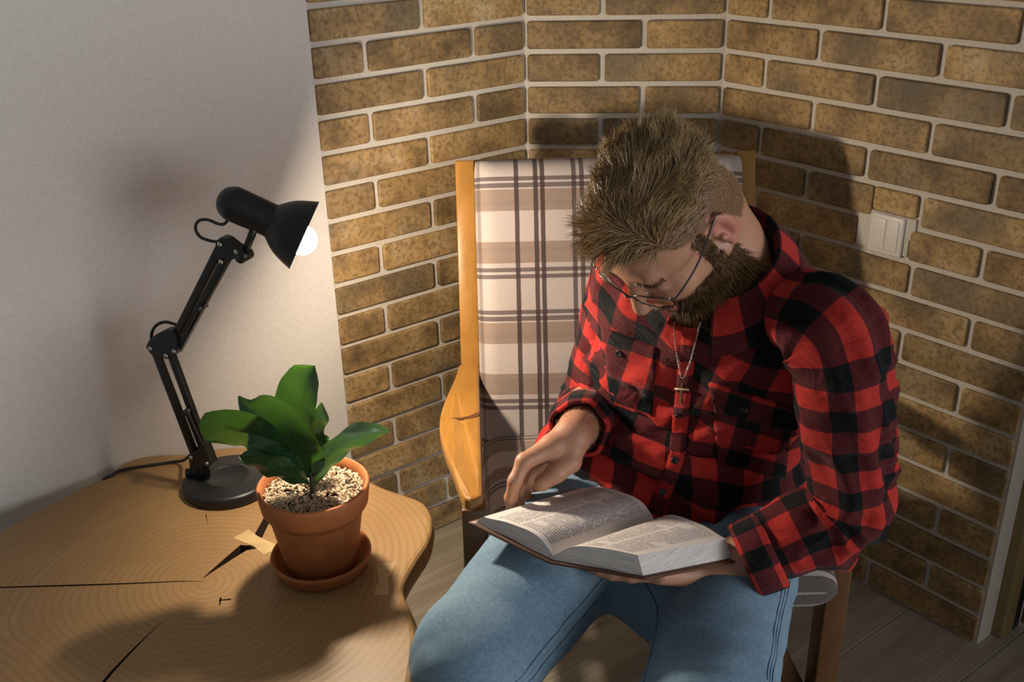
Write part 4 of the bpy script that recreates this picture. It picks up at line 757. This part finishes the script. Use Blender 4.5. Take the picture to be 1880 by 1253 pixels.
dw = np.linalg.norm(bV - (WRR * 0.75 + ELR * 0.25), axis=1); idx = np.where((dw < 0.06) & (np.linalg.norm(bV - WRR, axis=1) > 0.005))[0]; pick = rng.choice(idx, 500); strands('arm_hair', bV[pick], bN[pick] * 0.4 + nrm(WRR - ELR) * 0.6, np.full(500, 0.010), 0.00022, plain('arm_hair', (0.55, 0.38, 0.18), 0.4), man, 4, 0.3)
nl = a_(991, 882, 1.3065)
# thumbnail
tdir = nrm(tR[3] - tR[2]); vd = nrm(CAM - tR[3]); sd_ = nrm(np.cross(tdir, vd)); vd = np.cross(sd_, tdir); nu, nv = np.meshgrid(np.linspace(-1, 1, 7), np.linspace(-1, 1, 7), indexing='ij')
NV = tR[3] + tdir * (0.003 + 0.0055 * nv)[..., None] + sd_ * (0.0060 * nu * np.sqrt(1 - 0.30 * nv ** 2))[..., None] + vd * (0.0104 - 0.0040 * nu ** 2 - 0.0025 * np.clip(nv, 0, 1) ** 2)[..., None]
obj('thumbnail', NV.reshape(-1, 3), grid_faces(7, 7, False), plain('nail', (0.58, 0.33, 0.25), 0.3), man)
# --- jeans
M_DEN = m_denim(); jl = Group(0.035)
for hi, kn_, an, r0, r1 in ((HIR, KNR, ANR, 0.128, 0.085), (HIL, KNL, ANL, 0.116, 0.085)): jl.cone(hi, kn_, r0, r1, 0.012).cone(kn_, an + [0, 0, 0.03], r1 - 0.002, 0.066)
jp = Group(0.04); jp.ell(PEL + [0.045, -0.14, -0.035], np.eye(3), (0.13, 0.11, 0.065)).ell(PEL + [0.035, 0, -0.005], np.eye(3), (0.165, 0.135, 0.10)).ell(PEL + [0.035, -0.06, 0.0], np.eye(3), (0.15, 0.11, 0.08))
jp.cone((0.275, 1.52, 0.480), (0.218, 1.265, 0.484), 0.085, 0.072)
def j_sdf(p):
    d = np.full(p.shape[:-1], 0.3)
    a = smin(smin(jl.fs[0][0](p), jl.fs[1][0](p), 0.02), 0.5 + 0 * d, 0.01); b = smin(jl.fs[2][0](p), jl.fs[3][0](p), 0.02); d = smin(smin(a, b, 0.006), jp.ev(p), 0.045)
    wr = 0.0028 * vnoise(p * np.array([18, 26, 30])) + 0.0022 * np.abs(vnoise(p * np.array([9, 30, 22]) + 5)); return d - wr
jV, jQ = surface_nets(j_sdf, (-0.25, 0.90, 0.02), (0.56, 1.80, 0.72), 0.0045)
jeans = mesh_np('jeans', jV, jQ, M_DEN, man, ML)
def bvh(o):
    m = o.data; off = ML; v = np.zeros(len(m.vertices) * 3, np.float32); m.vertices.foreach_get('co', v); v = v.reshape(-1, 3).astype(float) + off; return BVHTree.FromPolygons([tuple(q) for q in v], [tuple(p.vertices) for p in m.polygons])
def hits(tree, pts, off=0.0):
    out = []; last = None
    for x, y in pts:
        d = nrm(np.array([(x - 940) / FPX, (y - 626.5) / FPX, 1.0]) @ AX); h = tree.ray_cast(Vector(CAM), Vector(d))
        if h[0] is not None: last = (np.array(h[0]), np.array(h[1])); n = last[1] if last[1] @ d < 0 else -last[1]; out.append(last[0] + n * off)
        elif out: out.append(out[-1])
    return np.array(out)
jt = bvh(jeans); dense = lambda pts, n: resamp(np.array(pts, float), n)
M_SEAM = plain('denim_seam', (0.055, 0.10, 0.155), 0.9); M_STI = plain('denim_ridge', (0.20, 0.30, 0.38), 0.9)
def leg_seam(hi, kn_, dr, t0, t1, off):
    out = []
    for t in np.linspace(t0, t1, 60):
        o_ = hi + (kn_ - hi) * t + nrm(dr) * 0.25; h = jt.ray_cast(Vector(o_), Vector(-nrm(dr)))
        if h[0] is not None and np.linalg.norm(np.array(h[0]) - (hi + (kn_ - hi) * t)) < 0.14: out.append(np.array(h[0]) + np.array(h[1]) * off)
    return np.array(out)
for hi, kn_, dr in ((HIR, KNR, (0.42, -0.75, 0.10)), (HIL, KNL, (-0.95, -0.25, 0.25)), (HIL, KNL, (0.85, -0.1, 0.50))):
    for da, r_, m_ in ((0.0, 0.0016, M_STI), (0.10, 0.0010, M_SEAM), (-0.07, 0.0010, M_SEAM)):
        P = leg_seam(hi, kn_, np.array(dr) + np.array([0, 0, da]), 0.45 if dr[1] < -0.2 else 0.3, 1.0, 0.0)
        if len(P) > 10 and np.linalg.norm(np.diff(P, axis=0), axis=1).max() < 0.03:
            for _ in range(4): P[1:-1] = (P[:-2] + P[1:-1] * 2 + P[2:]) / 4
            MB().tube(P, r_, 6).done('seam', m_, man)
for an in (ANR, ANL): MB().tube(crom([an + [0, 0.06, -0.075 + .05], an + [0, 0.03, -0.03], an + [-0.01, -0.05, -0.04], an + [-0.02, -0.12, -0.052], an + [-0.025, -0.18, -0.058]], 16), np.interp(np.linspace(0, 1, 16), [0, .2, .5, .8, 1], [.03, .042, .042, .036, .02]), 16).done('shoe', plain('dark_shoe', (0.03, 0.026, 0.022), 0.5), man)
# --- shirt
M_SH = m_buffalo()
def st_interp(n):
    K = np.array([list(c) + list(nrm(a)) + [w, df, db] for c, a, w, df, db in TS]); t = np.linspace(0, 1, len(K)); return crom(K, n)
NS, NTH = 150, 200
KT = st_interp(NS); cen = KT[:, :3]; lat = nrm(KT[:, 3:6]); tan = nrm(np.gradient(cen, axis=0)); lat = nrm(lat - tan * (lat * tan).sum(1)[:, None]); fro = np.cross(lat, tan)
th = np.linspace(0, 2 * PI, NTH, endpoint=False); sE = lambda x, e: np.sign(x) * np.abs(x) ** e
ex_ = 0.84; X = sE(np.sin(th), ex_); Yc = sE(np.cos(th), ex_); D = np.where(Yc[None, :] > 0, KT[:, 7:8], KT[:, 8:9])
SH = cen[:, None] + lat[:, None] * (X[None] * KT[:, 6:7])[..., None] + fro[:, None] * (Yc[None] * D)[..., None]
ctr = cen[:, None]; nrmS = nrm(SH - ctr); tv = np.linspace(0, 1, NS)[:, None]; sq = np.array([1, 1, 1.0])
# folds: sideways compression rolls at the belly, diagonal drags over the chest, small flannel puckers
q = SH; s1 = vnoise(np.stack([(q @ lat[60]) * 5 + 3, (q[..., 2] + 0.25 * (q @ lat[60])) * 34, q[..., 1] * 4], -1)); s2 = vnoise(np.stack([(q @ lat[60]) * 13, (q[..., 2] - 0.9 * (q @ lat[60])) * 17 + 4, q[..., 1] * 6], -1)); s3 = vnoise(q * 38 + 9)
fold = (0.5 - np.abs(s1) ** 0.8) * 0.042 * sstep(0.62, 0.30, tv) + (0.4 - np.abs(s2) ** 0.8) * 0.019 * sstep(0.05, 0.25, tv) * sstep(0.85, 0.6, tv) + s3 * 0.0018
SH = SH + nrmS * (fold * sstep(1.0, 0.85, tv) + 0.004)[..., None]
us = np.linspace(-0.5, 0.5, NTH + 1); us = np.r_[np.linspace(0, 1, NTH + 1)]; us = np.where(us > 0.5, us - 1, us); circ = 1.06
vlen = np.r_[0, np.cumsum(np.linalg.norm(np.diff(cen + fro * KT[:, 7:8], axis=0), axis=1))]
U = np.linspace(0, 1, NTH + 1)[None, :] * circ * np.ones((NS, 1)) + 0.014; Vv = vlen[:, None] * np.ones((1, NTH + 1))
# real arc length round the ring so that the checks stay square where the shirt narrows
arc = np.linalg.norm(np.diff(np.concatenate([SH, SH[:, :1]], 1), axis=1), axis=2); arc = np.concatenate([np.zeros((NS, 1)), np.cumsum(arc, 1)], 1); U = np.where(np.arange(NTH + 1) <= NTH // 2, arc, arc - arc[:, -1:] + 1.2) * 0.76 + 0.012; Vv = Vv * 0.80
shirt = obj('shirt', SH.reshape(-1, 3), [q_[::-1] for q_ in grid_faces(NS, NTH, True)], M_SH, man, uv=sum([u4[::-1] for u4 in (lambda L: [L[i:i + 4] for i in range(0, len(L), 4)])(grid_uv(NS, NTH, U, Vv, True))], []))
b = bmesh.new(); b.from_mesh(shirt.data); bmesh.ops.recalc_face_normals(b, faces=b.faces); b.to_mesh(shirt.data); b.free()
def sleeve(P, r, name, n=110, m=72, amp=0.010, seed=0.0, ref=(0, -1, 0), flat=None, u0=0.0, v0=0.0):
    K = crom(np.c_[np.array(P), np.array(r)], 240); K = resamp(K, n); C_, rr = K[:, :3], K[:, 3]; T, A, B = frames(C_, ref); th = np.linspace(0, 2 * PI, m, endpoint=False); s = np.r_[0, np.cumsum(np.linalg.norm(np.diff(C_, axis=0), axis=1))]
    d = A[:, None] * np.cos(th)[None, :, None] + B[:, None] * np.sin(th)[None, :, None]; Q = C_[:, None] + d * rr[:, None, None]
    bend = np.linalg.norm(np.gradient(T, axis=0), axis=1); bend = np.convolve(bend, np.ones(17) / 17, 'same'); bend = bend / (bend.max() + 1e-9)
    f1 = vnoise(np.stack([s[:, None] * 30 + 0.9 * np.sin(th)[None] + seed, np.cos(th)[None] * 1.2 + 0 * s[:, None], np.sin(th)[None] * 1.2 + 0 * s[:, None]], -1)); f2 = vnoise(np.stack([s[:, None] * 11 + 2.2 * np.cos(th)[None] + seed + 7, np.cos(th)[None] * 1.0 + 0 * s[:, None], np.sin(th)[None] * 1.0 + 0 * s[:, None]], -1))
    fo = (0.35 - np.abs(f1)) * amp * (0.35 + 1.1 * bend[:, None]) + (0.3 - np.abs(f2)) * amp * 0.8 + vnoise(Q * 40) * 0.0012
    Q = Q + d * fo[..., None]; uu = np.linspace(0, 1, m + 1)[None] * (2 * PI * 0.060) + u0 + 0 * s[:, None]; vv = s[:, None] + 0 * uu + v0
    o = obj(name, Q.reshape(-1, 3), grid_faces(n, m, True), M_SH, shirt, uv=grid_uv(n, m, uu, vv, True)); b = bmesh.new(); b.from_mesh(o.data); bmesh.ops.recalc_face_normals(b, faces=b.faces); b.to_mesh(o.data); b.free(); return o
def cuff(A, B, r0, r1, name='cuff', ref=(0, -1, 0), th_=0.0045):
    A, B = np.array(A), np.array(B); d = nrm(B - A); P = np.array([A, A + d * 0.002, A * .5 + B * .5, B - d * 0.003, B, B - d * 0.003, A]); r = np.array([r0 - .003, r0 + th_, (r0 + r1) / 2 + th_ * 1.15, r1 + th_, r1 + .001, r1 - .002, r0 - .004])
    T, A_, B_ = frames(np.array([A, B]), ref); a_, b_ = A_[0], B_[0]; m = 64; th = np.linspace(0, 2 * PI, m, endpoint=False); Q = P[:, None] + (a_ * np.cos(th)[:, None] + b_ * np.sin(th)[:, None])[None] * (r[:, None] + 0.0035 * vnoise(np.stack([np.cos(th) * 2.2, np.sin(th) * 2.2, 0 * th + r0 * 900], -1))[None])[..., None]
    s = np.r_[0, np.cumsum(np.linalg.norm(np.diff(P, axis=0), axis=1))]; uu = np.linspace(0, 1, m + 1)[None] * (2 * PI * 0.060) + 0.011 + 0 * s[:, None]; o = obj(name, Q.reshape(-1, 3), grid_faces(len(P), m, True), M_SH, shirt, uv=grid_uv(len(P), m, uu, s[:, None] + 0 * uu + 0.02, True)); b = bmesh.new(); b.from_mesh(o.data); bmesh.ops.recalc_face_normals(b, faces=b.faces); b.to_mesh(o.data); b.free(); return o
inL = SJL * 0.62 + np.array(TS[6][0]) * 0.38 + [0, 0, .012]; CL = at(1416, 1010, Y=1.205)
sleeve([inL, SJL * 0.93 + np.array(TS[6][0]) * 0.07 + [0, 0, .006], SJL * .72 + ELL * .28, SJL * .38 + ELL * .62, ELL * .92 + SJL * .08, ELL * .72 + CL * .28 + [0, 0, -.004], CL * .6 + ELL * .4, CL], [.059, .066, .065, .062, .060, .059, .056, .052], 'sleeve', n=150, amp=0.017, seed=2.0)
cuff(CL + nrm(ELL - CL) * 0.004, CL + nrm(WRL - ELL) * 0.042, 0.053, 0.051)
inR = SJR * 0.62 + np.array(TS[6][0]) * 0.38 + [0, 0, .010]; CR = ELR + (WRR - ELR) * 0.66
sleeve([inR, SJR * 0.93 + np.array(TS[6][0]) * 0.07, SJR * .6 + ELR * .4, SJR * .25 + ELR * .75, ELR + [0, 0.012, -0.006], ELR * .65 + CR * .35, CR], [.060, .064, .062, .060, .058, .055, .050], 'sleeve', n=130, amp=0.016, seed=9.0)
cuff(CR - nrm(WRR - ELR) * 0.008, CR + nrm(WRR - ELR) * 0.040, 0.050, 0.042)
# collar: stand and fold-over leaf round the neck
NC = np.array([0.296, 1.331, 0.990]); na = nrm(np.array([-0.22, -0.34, 0.91])); cl = nrm(np.array([.72, -.69, 0]) - na * (np.array([.72, -.69, 0]) @ na)); cf = np.cross(cl, na)
ph = np.linspace(-PI * 0.90, PI * 0.90, 61); bw = 0.5 - 0.5 * np.cos(ph + 0); back = (1 - np.cos(ph)) / 2      # ph 0 = front gap is at the ends? front at +-pi
rows = []
for k, (rr, hh) in enumerate([(0.065, -0.021), (0.066, 0.011), (0.068, 0.030), (0.073, 0.035), (0.081, 0.026), (0.096, 0.002), (0.111, -0.028)]):
    bk_ = (1 + np.cos(ph)) / 2; hhv = hh * (0.55 + 0.65 * bk_) - 0.020 * (1 - bk_) - (0.022 * (1 - bk_) ** 3 if k > 4 else 0); rv = rr + (0.016 * (1 - bk_) ** 2 if k > 4 else 0)
    rows.append(NC + (-cf)[None] * (np.cos(ph) * rv)[:, None] + cl[None] * (np.sin(ph) * rv)[:, None] * 1.0 + na[None] * hhv[:, None])
rows = np.array(rows); rows = crom(rows.reshape(7, -1), 22).reshape(22, 61, 3); uu = (ph * 0.075)[None] + 0 * rows[..., 0]; vv = np.linspace(0, 0.11, 22)[:, None] + 0 * uu
obj('collar', rows.reshape(-1, 3), grid_faces(22, 61, False), M_SH, shirt, uv=grid_uv(22, 61, uu, vv, False))
stt = bvh(shirt)
def patch(corn, name, n=22, m=16, off=0.0028, rot=0.25, uv0=(0, 0), round_=0.0):
    """Cloth patch sewn on the shirt: a quad traced in the photograph laid onto the shirt surface."""
    a, b_, c_, d_ = [np.array(q, float) for q in corn]; s, t = np.meshgrid(np.linspace(0, 1, n), np.linspace(0, 1, m), indexing='ij')
    tt = t * (1 - round_ * np.abs(2 * s - 1) ** 3); px = (a + (b_ - a) * s[..., None]) * (1 - tt[..., None]) + (d_ + (c_ - d_) * s[..., None]) * tt[..., None]
    P = hits(stt, px.reshape(-1, 2), off); Pi = hits(stt, px.reshape(-1, 2), -0.002); uv = px / 1420.0 * 0.98; cr, sr = math.cos(rot), math.sin(rot); uvx = uv[..., 0] * cr + uv[..., 1] * sr + uv0[0]; uvy = -uv[..., 0] * sr + uv[..., 1] * cr + uv0[1]
    F = grid_faces(n, m, False); bo = [(i, 0) for i in range(n)] + [(n - 1, j) for j in range(1, m)] + [(i, m - 1) for i in range(n - 2, -1, -1)] + [(0, j) for j in range(m - 2, 0, -1)]; ids = [i * m + j for i, j in bo]; N = n * m; UVf = grid_uv(n, m, uvx, uvy, False); fu = np.c_[uvx.ravel(), uvy.ravel()]
    SF = [[ids[k], ids[(k + 1) % len(ids)], ids[(k + 1) % len(ids)] + N, ids[k] + N] for k in range(len(ids))]; su = sum([[tuple(fu[q[0]]), tuple(fu[q[1]]), tuple(fu[q[1]]), tuple(fu[q[0]])] for q in SF], [])
    o = obj(name, np.concatenate([P, Pi]), F + SF, M_SH, shirt, uv=UVf + su); b = bmesh.new(); b.from_mesh(o.data); bmesh.ops.recalc_face_normals(b, faces=b.faces); b.to_mesh(o.data); b.free(); return o
def strip(pts, wpx, name, n=80, m=7, off=0.0048):
    P = resamp(crom(pts, 120), n); d = nrm(np.gradient(P, axis=0)); nn = np.stack([-d[:, 1], d[:, 0]], 1); px = P[:, None] + nn[:, None] * np.linspace(-wpx / 2, wpx / 2, m)[None, :, None]
    H = hits(stt, px.reshape(-1, 2), off).reshape(n, m, 3); s = np.r_[0, np.cumsum(np.linalg.norm(np.diff(H[:, m // 2], axis=0), axis=1))]; Kk = np.ones(5) / 5; H = np.stack([np.apply_along_axis(lambda q: np.convolve(np.pad(q, 2, 'edge'), Kk, 'valid'), 0, H[:, j]) for j in range(m)], 1); Pi = hits(stt, px.reshape(-1, 2), -0.004).reshape(n, m, 3); H[:, 0], H[:, -1] = Pi[:, 0], Pi[:, -1]; u = np.linspace(-0.012, 0.012, m)[None] + 0.0 * s[:, None] + 0.013
    return obj(name, H.reshape(-1, 3), grid_faces(n, m, False), M_SH, shirt, uv=grid_uv(n, m, u, s[:, None] + 0 * u, False))
plk = [(1268, 596), (1258, 690), (1250, 760), (1240, 845), (1224, 890), (1208, 925), (1200, 955)]
strip(plk, 34, 'placket')
patch([(1112, 640), (1205, 668), (1196, 770), (1120, 740)], 'pocket', off=0.0022, rot=0.32); patch([(1108, 600), (1206, 638), (1203, 680), (1110, 640)], 'pocket_flap', off=0.0045, rot=0.32, round_=0.0, uv0=(0, .01))
patch([(1308, 735), (1452, 772), (1440, 880), (1318, 850)], 'pocket', off=0.0022, rot=0.30); patch([(1304, 702), (1456, 748), (1446, 790), (1312, 752)], 'pocket_flap', off=0.005, rot=0.30, uv0=(0.02, .01))
M_BTN = plain('black_button', (0.012, 0.012, 0.013), 0.25)
def button(x, y, r=0.0058):
    tr = None; h = hits(stt, [(x, y), (x + 6, y), (x, y + 6)], 0.0055); n = nrm(np.cross(h[1] - h[0], h[2] - h[0])); n = n if n @ (CAM - h[0]) > 0 else -n
    m = MB().lathe([(0.0003, 0.0012), (r * 0.55, 0.0010), (r * 0.72, 0.0019), (r * 0.95, 0.0017), (r, 0.0005), (r * 0.9, -0.001)], h[0], n, 22); m.done('button', M_BTN, shirt)
for q_ in ((1250, 760), (1240, 846), (1217, 905), (1141, 648), (1368, 748)): button(*q_)
# ------------------------------------------------------------------ glasses and necklace
gl = thing('eyeglasses', 'thin dark-rimmed eyeglasses worn by the reading man', 'glasses', hd(0.10, 0, -0.004))
M_GF = plain('gunmetal', (0.10, 0.095, 0.10), 0.25, metal=0.9); gz = NT('lens_glass'); gz.set(col=(0.98, 0.98, 0.98), rough=0.02, trans=1.0, ior=1.12)
for s in (-1, 1):
    a = np.linspace(0, 2 * PI, 40, endpoint=False); ring = np.array([hd(0.106 - 0.016 * (abs(0.033 + 0.0255 * math.cos(t)) / 0.06) ** 2, s * (0.033 + 0.0255 * np.sign(math.cos(t)) * abs(math.cos(t)) ** .8), -0.006 + 0.0195 * np.sign(math.sin(t)) * abs(math.sin(t)) ** .8) for t in a])
    m = MB(); v, f, _ = tubem(np.r_[ring, ring[:2]], 0.0011, 8, False); m.add(v, f).done('rim', M_GF, gl)
    cc = ring.mean(0); obj('lens', np.r_[[cc + hF * 0.001], ring], [[0, 1 + i, 1 + (i + 1) % 40] for i in range(40)], gz.m, gl)
    MB().tube(crom([hd(0.090, s * 0.0605, 0.004), hd(0.084, s * 0.070, 0.006), hd(0.04, s * 0.0775, 0.010), hd(-0.012, s * 0.0815, 0.026), hd(-0.024, s * 0.081, 0.020)], 40), 0.0013, 8).done('temple', M_GF, gl)
    MB().ball(hd(0.090, s * 0.0615, 0.004), 0.0022, 10, 6).done('hinge', M_CHROME, gl); MB().ball(hd(0.092, s * 0.0095, -0.016), 0.003, 8, 6).done('nose_pad', plain('clear_pad', (0.5, 0.45, 0.4), 0.2), gl)
MB().tube(crom([hd(0.1055, -0.0085, 0.0), hd(0.109, 0, 0.004), hd(0.1055, 0.0085, 0.0)], 12), 0.0012, 8).done('bridge', M_GF, gl)
M_SIL = plain('silver', (0.62, 0.58, 0.52), 0.25, metal=0.9)
ck = hits(stt, resamp(crom([(1240, 590), (1243, 630), (1248, 665), (1256, 694), (1266, 672), (1278, 632), (1290, 590)], 80), 64), 0.0045)
nk = thing('necklace', 'silver bead chain with a small cross hanging on the checked shirt', 'necklace', ck[31])
ck = crom(ck[::3], 200); ck = resamp(ck, int(np.linalg.norm(np.diff(ck, axis=0), axis=1).sum() / 0.0036))
m = MB(); 
for q_ in ck: m.add(iv * 0.0016 + q_, if_)
m.done('bead_chain', M_SIL, nk)
cx = hits(stt, [(1256, 700), (1252, 735), (1242, 712), (1270, 714)], 0.005); m = MB(); 
for A, B in ((cx[0], cx[1]), (cx[2], cx[3])):
    d = nrm(B - A); nn = nrm(CAM - A); nn = nrm(nn - d * (nn @ d)); m.box((A + B) / 2 + nn * 0.001, (0.0016, 0.0009, np.linalg.norm(B - A) / 2), np.stack([np.cross(nn, d), nn, d], 1), 0.0004)
m.done('cross_pendant', plain('bronze', (0.36, 0.26, 0.15), 0.35, metal=0.8), nk)
